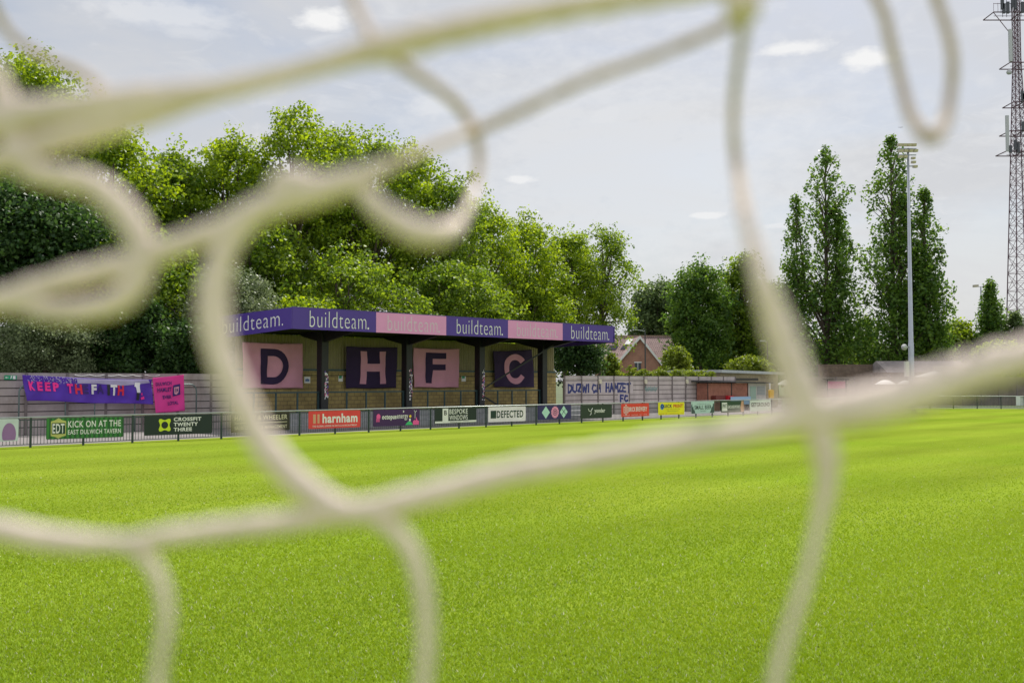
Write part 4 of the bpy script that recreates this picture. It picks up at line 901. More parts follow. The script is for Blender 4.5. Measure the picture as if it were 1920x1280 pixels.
# ------------------------------------------------------------------ lamp posts, floodlights, mast
def street_lamp(px, pyt, Y, arm, label):
    p = P(px, pyt, Y); T = Thing('street_lamp', label, 'street lamp', (p.x, Y, 0)); b = MB(); b.tube([(p.x, Y, 0), (p.x, Y, p.z)], [.11, .07], 8); T.part('pole', b, mat('dark_pole', (.05, .055, .06), .5))
    b = MB(); q = P(px + arm, pyt - 1, Y); b.bar((p.x, Y, p.z - .1), (q.x, Y, q.z), .08, .08); b.box(min(q.x, q.x - .5), q.x + .1, Y - .12, Y + .12, q.z - .06, q.z + .08); T.part('lamp_head', b, M_GALV)
street_lamp(1209.5, 619, 128, -16, 'dark street lamp in front of the brick house gable')
street_lamp(1439, 640, 115, -6, 'thin street lamp post above the flat roofed cabin')
def floodlight():
    Y = 93; base = P(1709, 700, Y); top = P(1709, 278, Y); xb = base.x
    T = Thing('floodlight', 'tall grey floodlight mast in front of the right hand poplars', 'floodlight', (xb, Y, 0)); mp = mat('grey_mast_paint', (.42, .45, .52), .45, .2, var=.08)
    b = MB(); b.tube([(xb, Y, 0), (xb, Y, 6), (xb, Y, 6.02), (xb, Y, top.z)], [.27, .24, .21, .10], 14); T.part('pole', b, mp, smooth=True)
    b = MB()
    for dz, w in ((-.05, 1.0), (-.65, .95)): b.box(xb - w, xb + w * .8, Y - .05, Y + .05, top.z + dz - .05, top.z + dz + .05)
    b.box(xb + .1, xb + .8, Y - .05, Y + .05, top.z - 1.75, top.z - 1.65); T.part('crossarm', b, mp)
    m1 = mat('cream_lamp_housing', (.50, .45, .34), .5, var=.1)
    def lamp(x, z, s=1.):
        b = MB(); h = .24 * s; b.prism([(x - .02, Y - .35, z - h * .6), (x - .02, Y - .42, z + h * .5), (x - .02, Y + .05, z + h), (x - .02, Y + .12, z - h * .3)], (.40 * s, 0, 0)); T.part('lamp', b, m1)
    for k in range(4): lamp(xb - .98 + k * .44, top.z + .25, .9)
    for k in range(4): lamp(xb - .9 + k * .46, top.z - .30, .9)
    for k in range(2): lamp(xb - .9 + k * .42, top.z - .85, .8)
    lamp(xb + .3, top.z - 1.38, .8); lamp(xb + .45, top.z - 1.8, .8); lamp(xb + .3, top.z - 1.0, .7)
    b = MB(); a, c = P(1695.5, 677.5, Y), P(1703, 706, Y); b.box(a.x, c.x, Y - .3, Y + .1, c.z, a.z); b.box(c.x + .002, xb - .22, Y - .05, Y + .05, c.z + .2, c.z + .3); T.part('control_box', b, mat('pale_cabinet', (.6, .6, .55), .5))
    s = P(1695, 651, Y); H = Thing('horn_speaker', 'grey horn loudspeaker on the side of the floodlight pole', 'loudspeaker', (s.x, Y, s.z - .3))
    b = MB(); b.tube([(s.x + .30, Y - .1, s.z), (s.x + .15, Y - .2, s.z), (s.x - .05, Y - .35, s.z), (s.x - .15, Y - .45, s.z)], [.05, .07, .17, .30], 16); H.part('horn', b, mat('grey_horn', (.5, .52, .52), .5), smooth=True)
    b = MB(); b.box(s.x + .25, xb - .2, Y - .14, Y - .08, s.z - .03, s.z + .03); H.part('bracket', b, M_STEEL)
    Y = 150; p = P(1839, 538, Y); T = Thing('floodlight', 'distant twin headed floodlight post beside the small poplar', 'floodlight', (p.x, Y, 0)); b = MB(); b.tube([(p.x, Y, 0), (p.x, Y, p.z)], [.2, .1], 8); T.part('pole', b, mp)
    b = MB(); b.box(p.x - .8, p.x + .8, Y - .04, Y + .04, p.z, p.z + .08); T.part('crossarm', b, mp)
    for s in (-1, 1): b = MB(); b.prism([(p.x + s * .8 - .35, Y - .3, p.z - .05), (p.x + s * .8 + .35, Y - .3, p.z - .0), (p.x + s * .8 + .35, Y - .3, p.z + .35), (p.x + s * .8 - .35, Y - .3, p.z + .3)], (0, .5, 0)); T.part('lamp', b, m1)
floodlight()
def mast():
    Y = 150; mm = mat('rusty_purple_steel', (.12, .06, .085), .6, 0, var=.15); T = Thing('lattice_mast', 'tall lattice telecoms mast at the right edge', 'mast', (P(1914, 650, Y).x, Y + 1.5, 0))
    def hw(z): return max(.42, 1.9 - z * .0285)
    cx = P(1926, 600, Y).x + .0; cy = Y + 1.5; H = 66.0
    def corner(k, z):
        h = hw(z); return Vector((cx + (-h if k in (0, 3) else h), cy + (-h if k in (0, 1) else h), z))
    for k in range(4):
        b = MB(); b.tube([corner(k, z) for z in (0, 20, 40, 52, H)], [.10, .09, .08, .07, .06], 6); T.part('leg', b, mm)
    zs = [0]
    while zs[-1] < H - 1: zs.append(zs[-1] + hw(zs[-1]) * 1.9)
    b = MB()
    for z0, z1 in zip(zs[:-1], zs[1:]):
        for k in range(4):
            j = (k + 1) % 4; b.tube([corner(k, z0), corner(j, z1)], .038, 4); b.tube([corner(j, z0), corner(k, z1)], .038, 4); b.tube([corner(k, z1), corner(j, z1)], .035, 4)
            zm = (z0 + z1) / 2; b.tube([corner(k, zm), corner(j, zm)], .025, 4)
    T.part('bracing', b, mm)
    gp = mat('antenna_grey', (.48, .5, .52), .5); dk = mat('antenna_dark', (.06, .065, .08), .5)
    z = lambda py: P(1900, py, Y).z
    x = lambda px, py: P(px, py, Y).x
    for (p0, p1, y0, y1) in ((1890, 1896, 57, 117), (1884.5, 1890, 218, 285), (1925, 1931, 60, 120), (1932, 1938, 215, 280)):
        b = MB(); b.box(x(p0, y1), x(p1, y1), Y - .5, Y - .2, z(y1), z(y0)); T.part('panel_antenna', b, gp)
    b = MB(); d = P(1890, 137, Y); b.tube([(d.x, Y - .5, d.z), (d.x - .05, Y - .25, d.z), (d.x, Y - .1, d.z)], [.42, .36, .1], 14); T.part('dish', b, gp, smooth=True)
    for py, xl, n in ((24, 1862, 7), (192, 1899, 2), (284, 1886, 6), (118, 1893, 2), (246, 1893, 3)):
        b = MB(); xr = 2 * cx - x(xl, py)
        for yy in (Y - .2, Y + 3.2): b.bar((x(xl, py), yy, z(py)), (xr, yy, z(py)), .1, .14)
        b.bar((x(xl, py), Y - .2, z(py) - .6), (xr, Y - .2, z(py) - .6), .06, .06)
        for xx in (x(xl, py), xr, x(xl, py) * .5 + xr * .5): b.bar((xx, Y - .2, z(py)), (xx, Y + 3.2, z(py)), .1, .12)
        if py == 24:
            b.bar((x(xl, py), Y - .2, z(py) - .1), (cx - .5, Y + .8, z(py) - 4.0), .08, .08)
            for k in range(14): xx = x(xl, py) + (xr - x(xl, py)) * k / 13; b.bar((xx, Y - .2, z(py)), (xx, Y - .2, z(py) + 1.4), .04, .04)
            b.bar((x(xl, py), Y - .2, z(py) + 1.3), (xr, Y - .2, z(py) + 1.3), .06, .06)
        T.part('platform', b, mm)
        rng = random.Random(py); b = MB()
        for k in range(n): xx = x(xl, py) + .15 + rng.random() * (cx - x(xl, py) + 1.2); h = rng.uniform(.8, 1.8); zz = z(py) + rng.uniform(-.4, .6); b.box(xx, xx + rng.uniform(.25, .45), Y - .7, Y - .35, zz, zz + h); b.bar((xx + .1, Y - .3, zz - .5), (xx + .1, Y - .3, zz + h + .5), .06, .06)
        T.part('equipment_box', b, dk)
mast()
def plane():
    Y = 7000; p = P(1688, 239, Y); T = Thing('aeroplane', 'tiny distant aeroplane in the sky above the poplars', 'aeroplane', tuple(p)); m = mat('aeroplane_paint', (.35, .36, .4), .4)
    b = MB(); b.tube([p + Vector((-17, 0, 0)), p + Vector((-14, 0, 0)), p + Vector((12, 0, 0)), p + Vector((18, 0, 1))], [.5, 2, 2, .4], 10); T.part('fuselage', b, m)
    b = MB(); b.prism([p + Vector((-3, 0, -1)), p + Vector((6, -17, 0)), p + Vector((8, -17, 0)), p + Vector((4, 0, -1)), p + Vector((8, 17, 0)), p + Vector((6, 17, 0))], (0, 0, .5)); b.prism([p + Vector((14, 0, 1)), p + Vector((17, 0, 6)), p + Vector((19, 0, 6)), p + Vector((18, 0, 1))], (0, .4, 0)); T.part('wing', b, m)
plane()

# ------------------------------------------------------------------ trees
M_BARK = mat('bark', (.085, .065, .05), .9, var=.3, scale=4, bump=.5, bscale=12)
L_LIME = leaf_mat('leaf_lime', (.060, .125, .013), (.35, .46, .04))
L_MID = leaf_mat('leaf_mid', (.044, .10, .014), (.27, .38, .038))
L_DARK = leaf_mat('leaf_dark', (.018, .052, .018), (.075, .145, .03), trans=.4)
L_GREY = leaf_mat('leaf_grey', (.09, .125, .055), (.21, .26, .13), trans=.3, rough=.5)
L_YEL = leaf_mat('leaf_yellow', (.10, .155, .018), (.22, .28, .035))
L_POP = leaf_mat('leaf_poplar', (.040, .10, .022), (.155, .26, .035), trans=.42, rough=.45)
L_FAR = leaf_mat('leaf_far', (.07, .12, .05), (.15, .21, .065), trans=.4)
def leaf_mesh(T, pos, nrm, tint, size, m, rng, name='crown', asp=.72):
    n = len(pos); nrm = nrm / np.linalg.norm(nrm, axis=1, keepdims=True)
    r = rng.normal(size=(n, 3)); t = np.cross(nrm, r); t /= np.linalg.norm(t, axis=1, keepdims=True); b = np.cross(nrm, t)
    s = (size * rng.uniform(.65, 1.3, n))[:, None] * .5
    fold = nrm * s * .25
    V = np.stack([pos - b * s, pos + t * s * asp + fold, pos + b * s, pos - t * s * asp + fold], 1).reshape(-1, 3)
    V -= np.array(T.o)
    me = bpy.data.meshes.new(name); me.vertices.add(4 * n); me.vertices.foreach_set('co', V.ravel()); me.loops.add(4 * n); me.loops.foreach_set('vertex_index', np.arange(4 * n, dtype=np.int32))
    me.polygons.add(n); me.polygons.foreach_set('loop_start', np.arange(0, 4 * n, 4, dtype=np.int32)); me.polygons.foreach_set('loop_total', np.full(n, 4, np.int32))
    at = me.attributes.new('tint', 'FLOAT', 'POINT'); at.data.foreach_set('value', np.repeat(tint, 4).astype(np.float32)); me.update(); me.materials.append(m)
    o = bpy.data.objects.new(name, me); col.objects.link(o); o.parent = T.e; return o
def leaves(T, cl, rad, per, size, m, rng, flat=.8):
    k = len(cl); idx = np.repeat(np.arange(k), per); n = len(idx)
    d = rng.normal(size=(n, 3)); d /= np.linalg.norm(d, axis=1, keepdims=True)
    rr = rad[idx] * rng.random(n) ** .45
    off = d * rr[:, None]; off[:, 2] *= flat
    tint = np.clip(rng.random(k)[idx] * .5 + rng.random(n) ** 1.3 * .62 - .06, 0, 1)
    leaf_mesh(T, cl[idx] + off, d * .6 + rng.normal(size=(n, 3)) * .55 + np.array([0, 0, .45]), tint, size, m, rng)
def tree(px, pyt, pyb, hwpx, Y, label, m, seed, lobes=9, size=.25, dens=1.0, name='broadleaf_tree', cat='tree', trunk=True, depth=.8, cl_r=.78, clumps=36, top=0.0):
    """pyt: top of the crown, pyb: bottom of the crown, hwpx: half width, all at distance Y"""
    lobes = int(lobes * 1.6); rng = np.random.default_rng(seed); sc = Y / F; c = P(px, (pyt + pyb) / 2, Y); hwpx *= (1.14 if Y < 100 and cat == 'tree' else 1.0); ax = hwpx * sc; az = (pyb - pyt) / 2 * sc; ay = ax * depth
    T = Thing(name, label, cat, (c.x, Y, 0)); L = []; rmin = min(ax, az)
    for i in range(lobes):
        f = (i + .5) / lobes; zz = 1 - 2 * f; a = i * 2.39996 + rng.uniform(-.4, .4); q = math.sqrt(max(0, 1 - zz * zz)); k = rng.uniform(.55, .70); r = rng.uniform(.24, .38) * rmin
        L.append((np.array([c.x + ax * q * k * math.cos(a), Y + ay * q * k * math.sin(a), c.z + (az - r * .75) * zz * rng.uniform(.85, 1.0)]), r))
    L.append((np.array([c.x, Y, c.z + az - rmin * .33]), rmin * .33)); L.append((np.array([c.x, Y, c.z]), rmin * .45))
    cl, rd = [], []
    for (o, r) in L:
        n = max(6, int(clumps * dens)); d = rng.normal(size=(n, 3)); d /= np.linalg.norm(d, axis=1, keepdims=True); d[:, 2] = np.where(d[:, 2] < -.3, -d[:, 2] * .6, d[:, 2])
        sh = rng.uniform(.3, 1.42, n)[:, None]; cl.append(o + d * r * sh * np.array([ax / rmin * .8 + .2, ay / rmin * .8 + .2, az / rmin * .8 + .2])); rd.append(rng.uniform(.6, 1.15, n) * cl_r * min(1, rmin / 4.0 + .25))
    # stray sprays beyond the outline
    n = int(60 * dens); d = rng.normal(size=(n, 3)); d /= np.linalg.norm(d, axis=1, keepdims=True); d[:, 2] = np.abs(d[:, 2]); cl.append(np.array(c) + d * np.array([ax, ay, az]) * rng.uniform(.78, 1.04, n)[:, None]); rd.append(rng.uniform(.25, .7, n) * cl_r)
    n = int(60 * dens * max(1, ax / az)); d = rng.normal(size=(n, 3)); d /= np.linalg.norm(d, axis=1, keepdims=True); cl.append(np.array(c) + d * np.array([ax, ay, az]) * (rng.random(n) ** .5 * .82)[:, None]); rd.append(rng.uniform(.8, 1.35, n) * cl_r * min(1, rmin / 4.0 + .25))
    n = int(36 * dens * max(1, ax / az)); cl.append(np.stack([c.x + rng.uniform(-.8, .8, n) * ax, Y + rng.uniform(-.7, .3, n) * ay, c.z - az * rng.uniform(.3, 1.05, n)], 1)); rd.append(rng.uniform(.8, 1.3, n) * cl_r * min(1, rmin / 4.0 + .25))
    cl = np.concatenate(cl); rd = np.concatenate(rd); cl[:, 2] = np.maximum(cl[:, 2], .35)
    per = np.maximum(8, (rd ** 2 * 2.9 / size ** 2).astype(int)); leaves(T, cl, rd, per, size, m, rng)
    if trunk:
        b = MB(); tr = .035 * az + .10; z0 = max(.5, c.z - az * .55); b.tube([(c.x, Y, 0), (c.x + rng.uniform(-.2, .2), Y, z0 * .5), (c.x, Y, z0), (c.x + rng.uniform(-.5, .5), Y, c.z + az * .45)], [tr * 1.3, tr, tr * .85, tr * .3], 9)
        T.part('trunk', b, M_BARK, smooth=True); b = MB()
        for (o, r) in L[:-1]:
            s = Vector((c.x, Y, min(z0 + rng.uniform(-.1, .45) * (o[2] - z0), o[2] - .3) if o[2] > z0 else z0 * .8)); e = Vector(o); mid = s.lerp(e, .5) + Vector((rng.uniform(-.4, .4), rng.uniform(-.4, .4), rng.uniform(.0, .6))); b.tube([s, mid, e], [tr * .45, tr * .3, tr * .12], 6)
        for k in rng.choice(len(cl), min(60, len(cl)), replace=False):
            p = cl[k]; j = int(np.argmin([np.linalg.norm(p - o) for o, r in L])); b.tube([Vector(L[j][0]), Vector(L[j][0]).lerp(Vector(p), .6) + Vector((0, 0, .15)), Vector(p)], [tr * .10, tr * .06, tr * .03], 4)
        T.part('limbs', b, M_BARK, smooth=True)
    return T
def poplar(px, pyt, pyb, hwpx, Y, label, seed, m=None, size=.42, subs=(), lean=0):
    rng = np.random.default_rng(seed); sc = Y / F; top = P(px, pyt, Y); bot = P(px, pyb, Y); H = top.z - bot.z; x = P(px, pyb, Y).x; W = hwpx * sc; T = Thing('poplar', label, 'tree', (x, Y, 0), group='poplars'); cl, rd = [], []
    # each leader: (dx, base height, top height, half width)
    leaders = [(0, 0, 1.0, 1.0)] + list(subs)
    b = MB(); tb = MB(); tr = .45
    tb.tube([(x, Y, 0), (x, Y, bot.z + H * .4), (x, Y, bot.z + H * .97)], [tr, tr * .6, .04], 9)
    for li, (dx, h0, h1, w) in enumerate(leaders):
        lx = x + dx * W; z0 = bot.z + h0 * H; z1 = bot.z + h1 * H; n = int(420 * (h1 - h0) * (w ** .7) + 20)
        if li: b.tube([(x, Y, max(1, z0 - H * .12)), (x + dx * W * .7, Y, z0 + (z1 - z0) * .15), (lx, Y, z1 - .5)], [.2, .14, .03], 7)
        for k in range(n):
            t = rng.random() ** 1.15; prof = (1 - t) ** .46 * (1 - .35 * math.exp(-((t) / .12) ** 2)) * (1 + .22 * math.sin(t * 19 + li + seed)) * (1 + .15 * math.sin(t * 43 + seed))
            a = rng.uniform(0, 2 * math.pi); q = rng.uniform(.1, 1.0) ** .6; r = W * w * prof * q
            p = (lx + r * math.cos(a), Y + r * math.sin(a), z0 + (z1 - z0) * t + rng.uniform(-.3, .3)); cl.append(p); rd.append(rng.uniform(.5, 1.15) * (.6 + .8 * (1 - t)))
            if k % 3 == 0: b.tube([(lx, Y, p[2] - r * 1.3 - .4 if p[2] - r * 1.3 - .4 > 1 else 1), ((lx + p[0]) / 2, (Y + p[1]) / 2, p[2] - r * .5), p], [.09, .06, .02], 4)
    T.part('trunk', tb, M_BARK, smooth=True); T.part('limbs', b, M_BARK)
    cl = np.array(cl); rd = np.array(rd); per = np.maximum(10, (rd ** 2 * 3.4 / size ** 2).astype(int) + 6); leaves(T, cl, rd, per, size, m or L_POP, rng, flat=1.5); return T

# the bank of trees behind the left wall and the stand
tree(55, 112, 560, 150, 66, 'tallest lime green tree at the far left edge', L_LIME, 11, lobes=14, cl_r=1.15)
tree(205, 238, 600, 120, 64, 'lime green tree right of the tallest left edge tree', L_LIME, 12, lobes=12)
tree(322, 285, 600, 85, 68, 'mid green tree with a rounded top between two taller crowns', L_MID, 13, lobes=10)
tree(425, 268, 600, 95, 70, 'bright green tree rising left of the highest crown above the stand', L_LIME, 14, lobes=11)
tree(548, 214, 620, 115, 72, 'highest bright green tree behind the left part of the stand', L_LIME, 15, lobes=13)
tree(692, 250, 620, 110, 74, 'bright green tree behind the second and third fascia panels', L_LIME, 16, lobes=12)
tree(765, 292, 620, 85, 77, 'bright green tree filling the dip above the third fascia panel', L_LIME, 36, lobes=10)
tree(622, 250, 620, 85, 76, 'mid green tree just right of the highest crown', L_MID, 37, lobes=10)
tree(830, 318, 620, 95, 78, 'open crowned green tree whose sprays reach right over the stand', L_MID, 17, lobes=11, dens=.75)
tree(905, 390, 640, 85, 84, 'yellow green tree behind the fourth fascia panel', L_LIME, 18, lobes=10)
tree(985, 412, 650, 80, 90, 'yellow green tree with upright sprays behind the pink fascia panel nearest its right end', L_LIME, 19, lobes=10)
tree(1062, 438, 660, 66, 95, 'bright green tree behind the right end of the fascia', L_LIME, 20, lobes=9)
tree(1128, 424, 660, 74, 98, 'airy green tree at the right end of the tree bank', L_MID, 21, lobes=10, dens=.72)
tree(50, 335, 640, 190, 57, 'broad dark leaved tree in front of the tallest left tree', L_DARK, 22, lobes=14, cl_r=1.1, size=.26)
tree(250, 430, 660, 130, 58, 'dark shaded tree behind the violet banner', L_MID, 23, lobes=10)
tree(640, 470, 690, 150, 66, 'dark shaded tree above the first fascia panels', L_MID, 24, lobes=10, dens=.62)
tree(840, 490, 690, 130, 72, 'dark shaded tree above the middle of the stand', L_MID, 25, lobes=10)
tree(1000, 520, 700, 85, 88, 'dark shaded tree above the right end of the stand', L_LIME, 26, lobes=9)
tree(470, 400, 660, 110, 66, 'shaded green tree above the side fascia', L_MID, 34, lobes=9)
tree(85, 592, 705, 115, 52.5, 'grey green flowering bush behind the wall left of the violet banner', L_GREY, 27, lobes=9, size=.13, name='bush', cat='bush', clumps=30, cl_r=.8)
tree(430, 508, 705, 115, 58, 'grey green bush left of the side fascia', L_GREY, 28, lobes=10, size=.17, name='bush', cat='bush', clumps=26)
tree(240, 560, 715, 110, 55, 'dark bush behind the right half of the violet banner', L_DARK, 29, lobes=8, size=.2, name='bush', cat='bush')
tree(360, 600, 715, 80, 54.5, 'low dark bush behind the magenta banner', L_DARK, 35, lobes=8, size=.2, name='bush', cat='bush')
tree(1085, 618, 715, 58, 80, 'dark shrub between the stand and the brick house', L_DARK, 30, lobes=8, size=.22, name='bush', cat='bush')
tree(1146, 668, 722, 15, 84, 'small yellow green bush left of the brick house gable', L_YEL, 31, lobes=6, size=.2, name='bush', cat='bush', trunk=False)
tree(560, 560, 690, 110, 60, 'leafy shrub just above the first purple fascia panel', L_LIME, 32, lobes=8, size=.22, name='bush', cat='bush')
tree(760, 575, 700, 110, 66, 'leafy shrub just above the pink fascia panel', L_MID, 33, lobes=8, size=.22, name='bush', cat='bush')
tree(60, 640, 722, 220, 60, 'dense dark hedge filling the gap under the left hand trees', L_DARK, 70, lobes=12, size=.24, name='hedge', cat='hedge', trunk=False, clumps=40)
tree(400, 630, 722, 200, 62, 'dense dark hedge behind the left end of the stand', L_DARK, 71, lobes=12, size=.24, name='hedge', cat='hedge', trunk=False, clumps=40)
# right hand background
tree(1340, 640, 712, 130, 172, 'dark hedge line right of the house behind the yellow green bushes', L_DARK, 72, lobes=12, size=.45, name='hedge', cat='hedge', trunk=False, clumps=36, cl_r=1.4)
tree(1560, 640, 712, 140, 150, 'dark undergrowth at the foot of the poplars', L_MID, 73, lobes=12, size=.42, name='hedge', cat='hedge', trunk=False, clumps=36, cl_r=1.3)
tree(1850, 662, 712, 110, 150, 'low distant hedge left of the lattice mast', L_FAR, 74, lobes=12, size=.42, name='hedge', cat='hedge', trunk=False, clumps=30, cl_r=1.2)
tree(1232, 532, 690, 58, 170, 'hazy green tree behind the right slope of the house roof', L_FAR, 41, lobes=9, size=.5, cl_r=1.6)
tree(1310, 500, 700, 70, 150, 'dark green rounded tree right of the brick house', L_POP, 42, lobes=11, size=.45, cl_r=1.5)
tree(1392, 486, 700, 62, 155, 'tall green tree behind the pale green bush', L_MID, 43, lobes=10, size=.45, cl_r=1.5)
tree(1262, 590, 700, 38, 170, 'mid green tree directly right of the house', L_MID, 44, lobes=8, size=.45, cl_r=1.4)
tree(1455, 540, 700, 55, 165, 'hazy tree left of the first poplar', L_FAR, 45, lobes=8, size=.5, cl_r=1.5)
tree(1268, 652, 712, 30, 120, 'rounded yellow green bush in front of the house roof', L_YEL, 46, lobes=8, size=.3, name='bush', cat='bush')
tree(1408, 668, 712, 42, 108, 'pale yellow green bush behind the flat roofed cabin', L_YEL, 47, lobes=8, size=.25, name='bush', cat='bush')
tree(1495, 610, 705, 34, 135, 'shaded tree below the left leader of the first poplar', L_FAR, 48, lobes=7, size=.4)
tree(1622, 600, 700, 22, 135, 'small tree filling the gap between the poplars', L_MID, 49, lobes=7, size=.35)
tree(1795, 608, 705, 40, 140, 'light green tree right of the poplars', L_LIME, 50, lobes=8, size=.4, cl_r=1.3)
tree(1760, 655, 712, 45, 118, 'low bush right of the floodlight control box', L_MID, 53, lobes=7, size=.3, name='bush', cat='bush')
tree(1905, 590, 705, 30, 138, 'green tree at the foot of the lattice mast', L_FAR, 51, lobes=7, size=.4)
tree(1880, 640, 712, 60, 118, 'pale bush behind the far wall at the right edge', L_LIME, 52, lobes=8, size=.3, name='bush', cat='bush')
poplar(1552, 282, 712, 84, 125, 'tall dark poplar with a second leader on its left', 61, subs=((-.66, .30, .80, .42), (.25, .1, .75, .6)))
poplar(1677, 258, 712, 76, 122, 'tallest dark poplar left of the floodlight pole', 62, subs=((.2, .05, .8, .7),))
poplar(1738, 358, 712, 58, 121, 'shorter dark poplar right of the floodlight pole', 63, subs=((-.2, .05, .7, .7),))
poplar(1860, 530, 705, 34, 138, 'small distant poplar near the lattice mast', 64, size=.4)

tree(2075, 300, 690, 115, 104, 'tall green tree just outside the right edge behind the far wall', L_MID, 75, lobes=10)
# climbing plants spilling over the graffiti wall
def ivy():
    rng = np.random.default_rng(9); v = VW + .35; n = 280; cl = []
    for k in range(n):
        px = rng.uniform(1165, 1338); u = KU(px, v); h = HW + .05 + .22 * math.sin(px * .11) ** 2 + (rng.random() ** 5) * .55; w = S2W(u, v + rng.uniform(-.2, .5), h * rng.uniform(.92, 1.0)); cl.append(tuple(w))
    T = Thing('climbing_plant', 'pale climbing plant spilling over the top of the graffiti wall', 'plant', tuple(S2W(KU(1165, v), v, 0))); cl = np.array(cl); rd = rng.uniform(.10, .28, n); leaves(T, cl, rd, np.full(n, 34), .14, L_YEL, rng)
    b = MB()
    for k in range(0, n, 6): b.tube([Vector((cl[k][0], cl[k][1], .0)), Vector(cl[k])], [.03, .015], 4)
    T.part('stem', b, M_BARK)
ivy()

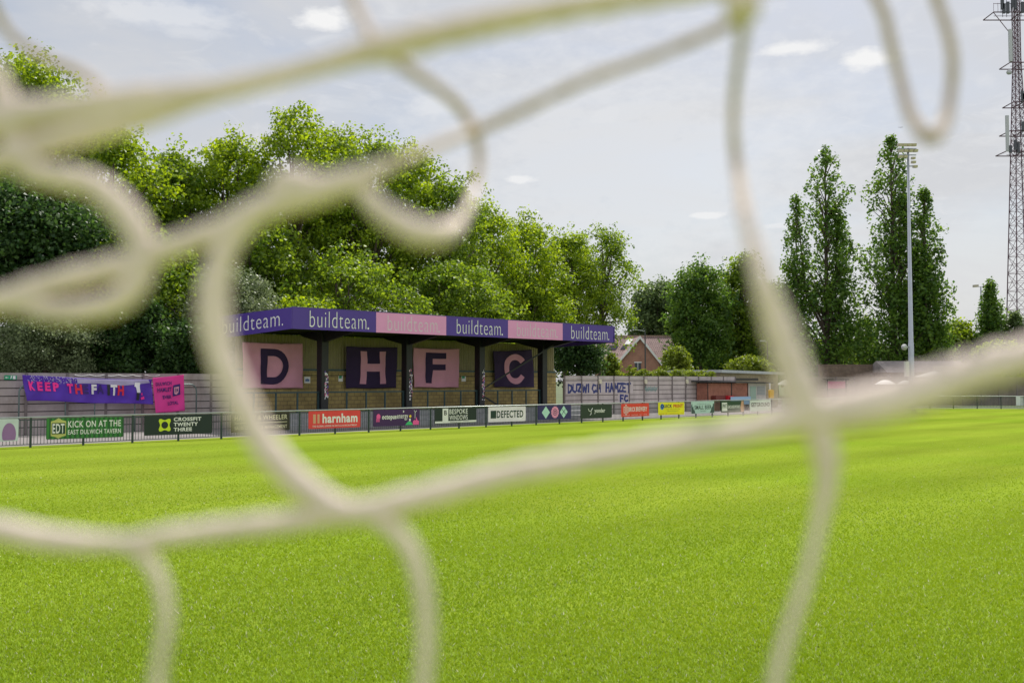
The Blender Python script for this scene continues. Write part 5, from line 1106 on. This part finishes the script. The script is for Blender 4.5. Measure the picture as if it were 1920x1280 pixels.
# ------------------------------------------------------------------ goal net, a hand's breadth from the lens
def net():
    NY = .25
    T = Thing('goal_net', 'out of focus cream cords of the goal net close to the camera', 'goal net', tuple(P(650, 960, NY) - Vector((0, 0, .0))))
    m = mat('cream_net_cord', (.84, .705, .64), .9, var=.10, scale=60, trans=.05)
    rng = random.Random(2)
    def smooth(pts, n=7):
        out = []; q = [pts[0]] + pts + [pts[-1]]
        for i in range(1, len(q) - 2):
            p0, p1, p2, p3 = q[i - 1], q[i], q[i + 1], q[i + 2]
            for k in range(n):
                t = k / n; out.append(tuple(.5 * ((2 * p1[j]) + (-p0[j] + p2[j]) * t + (2 * p0[j] - 5 * p1[j] + 4 * p2[j] - p3[j]) * t * t + (-p0[j] + 3 * p1[j] - 3 * p2[j] + p3[j]) * t ** 3) for j in range(4)))
        out.append(q[-2]); return out
    brown = mat('backlit_net_cord', (.50, .40, .31), .9, var=.12, scale=60)  # darker copy of the cord colour; backlit look of the upper cords painted in
    def cord(pts, name='cord', mm=None):
        pts = [(p[0], p[1], p[2], p[3] if len(p) > 3 else NY) for p in pts]; s = smooth(pts); b = MB()
        b.tube([P(x, y, d) for x, y, r, d in s], [max(2, r) * (.98 + .15 * min(1, max(0, (r - 9) / 12))) * d / F * (1 + .07 * math.sin(i * 1.7) + rng.uniform(-.06, .06)) for i, (x, y, r, d) in enumerate(s)], 12); T.part(name, b, mm or m, smooth=True)
    def knot(x, y, rx, ry, d=NY): b = MB(); c = P(x, y, d); b.ball(c, rx * d / F, min(rx, ry) * d / F, ry * d / F, 14, 10); T.part('knot', b, m, smooth=True)
    # rope along the top
    cord([(-300, 290, 30), (-90, 245, 32), (30, 222, 30), (150, 205, 30), (300, 186, 27), (400, 172, 20), (520, 144, 17), (640, 112, 19), (720, 88, 24), (850, 58, 25), (960, 34, 24), (1100, 10, 22), (1250, -10, 18), (1390, -30, 18), (1600, -60, 18), (1850, -120, 18), (2100, -190, 18)])
    cord([(-250, 380, 20), (-60, 320, 20), (30, 290, 20), (110, 262, 22), (230, 228, 22), (330, 200, 18), (400, 176, 14)])
    cord([(-90, -90, 9, .30), (-30, -20, 9, .31), (15, 60, 9, .32), (80, 108, 10, .32), (140, 132, 10, .31), (190, 165, 10, .28), (215, 200, 11, .25)], mm=brown)
    cord([(630, -110, 10, .28), (655, -20, 10, .29), (675, 30, 10, .28), (700, 72, 11, .26), (722, 92, 13, .25), (765, 128, 12, .27), (820, 165, 10, .30), (862, 202, 10, .32), (890, 248, 11, .32), (898, 300, 9, .32), (892, 350, 9, .31)], mm=brown)
    cord([(892, 350, 9, .31), (872, 400, 10, .29), (846, 430, 17, .26), (805, 440, 22), (758, 424, 22), (712, 392, 19), (680, 360, 15), (655, 345, 12)])
    cord([(1398, 0, 14), (1370, 42, 11, .27), (1250, 96, 10, .28), (1100, 150, 10, .28), (980, 206, 10, .29), (905, 240, 10, .31), (830, 268, 9, .28), (740, 305, 12)], mm=brown)
    cord([(740, 305, 12), (660, 338, 22), (590, 360, 26), (500, 388, 25), (420, 428, 22), (310, 468, 21), (265, 490, 21), (130, 522, 21), (0, 562, 20), (-80, 590, 20), (-260, 660, 20)])
    cord([(-10, 120, 12), (10, 190, 20), (28, 250, 22), (45, 310, 22), (100, 330, 22), (170, 345, 23), (222, 385, 24), (256, 432, 24), (268, 482, 24), (254, 532, 23), (215, 568, 22), (150, 582, 20), (90, 580, 20), (30, 568, 18), (-60, 580, 18), (-200, 640, 18)])
    cord([(545, 352, 22), (480, 400, 20), (432, 450, 22), (408, 510, 24), (400, 570, 26), (408, 640, 26), (430, 705, 25), (462, 775, 25), (505, 845, 24), (560, 903, 24), (620, 948, 24), (650, 960, 26)])
    cord([(-300, 930, 22), (-60, 985, 22), (0, 992, 22), (80, 1008, 21), (160, 1016, 19), (240, 1016, 15), (330, 1002, 18), (480, 985, 19), (600, 970, 18), (670, 958, 20), (800, 928, 22), (950, 888, 22), (1100, 860, 21), (1250, 832, 21), (1400, 806, 23), (1500, 780, 30), (1580, 770, 34), (1680, 748, 36), (1770, 715, 34), (1860, 685, 32), (1980, 652, 30), (2250, 560, 28)])
    cord([(195, 1014, 16), (250, 1026, 15), (286, 1062, 14), (306, 1112, 13), (312, 1170, 12), (302, 1230, 12), (294, 1300, 12), (290, 1500, 12)])
    cord([(690, 962, 18), (732, 986, 17), (770, 1032, 16), (792, 1100, 15), (799, 1180, 14), (796, 1260, 13), (788, 1330, 13), (780, 1520, 13)])
    cord([(1400, -160, 14), (1396, 10, 14), (1390, 80, 10, .27), (1379, 160, 9, .30), (1375, 240, 9, .31), (1383, 320, 10, .31), (1398, 410, 12, .27)], mm=brown)
    cord([(1398, 408, 11, .26), (1428, 520, 18, .25), (1455, 600, 25), (1485, 690, 30), (1508, 765, 32)])
    cord([(1520, 770, 28), (1545, 838, 24), (1550, 900, 18), (1536, 980, 13), (1515, 1070, 12), (1490, 1150, 12), (1465, 1230, 12), (1445, 1330, 12), (1410, 1520, 12)])
    cord([(1560, -120, 10, .30), (1620, -40, 10, .32), (1655, 20, 10, .32), (1670, 80, 10, .32), (1688, 150, 10, .32), (1708, 218, 11, .31), (1742, 258, 13, .30), (1768, 240, 11, .31), (1782, 180, 10, .32), (1786, 110, 10, .32), (1774, 50, 10, .32), (1752, -20, 10, .32), (1740, -140, 10, .30)], mm=brown)
    knot(28, 238, 32, 40); knot(40, 295, 40, 34); knot(718, 92, 40, 31); knot(1392, 10, 36, 38); knot(552, 350, 52, 36); knot(800, 438, 34, 24); knot(646, 960, 38, 26); knot(1510, 772, 40, 36); knot(212, 198, 16, 16)
net()
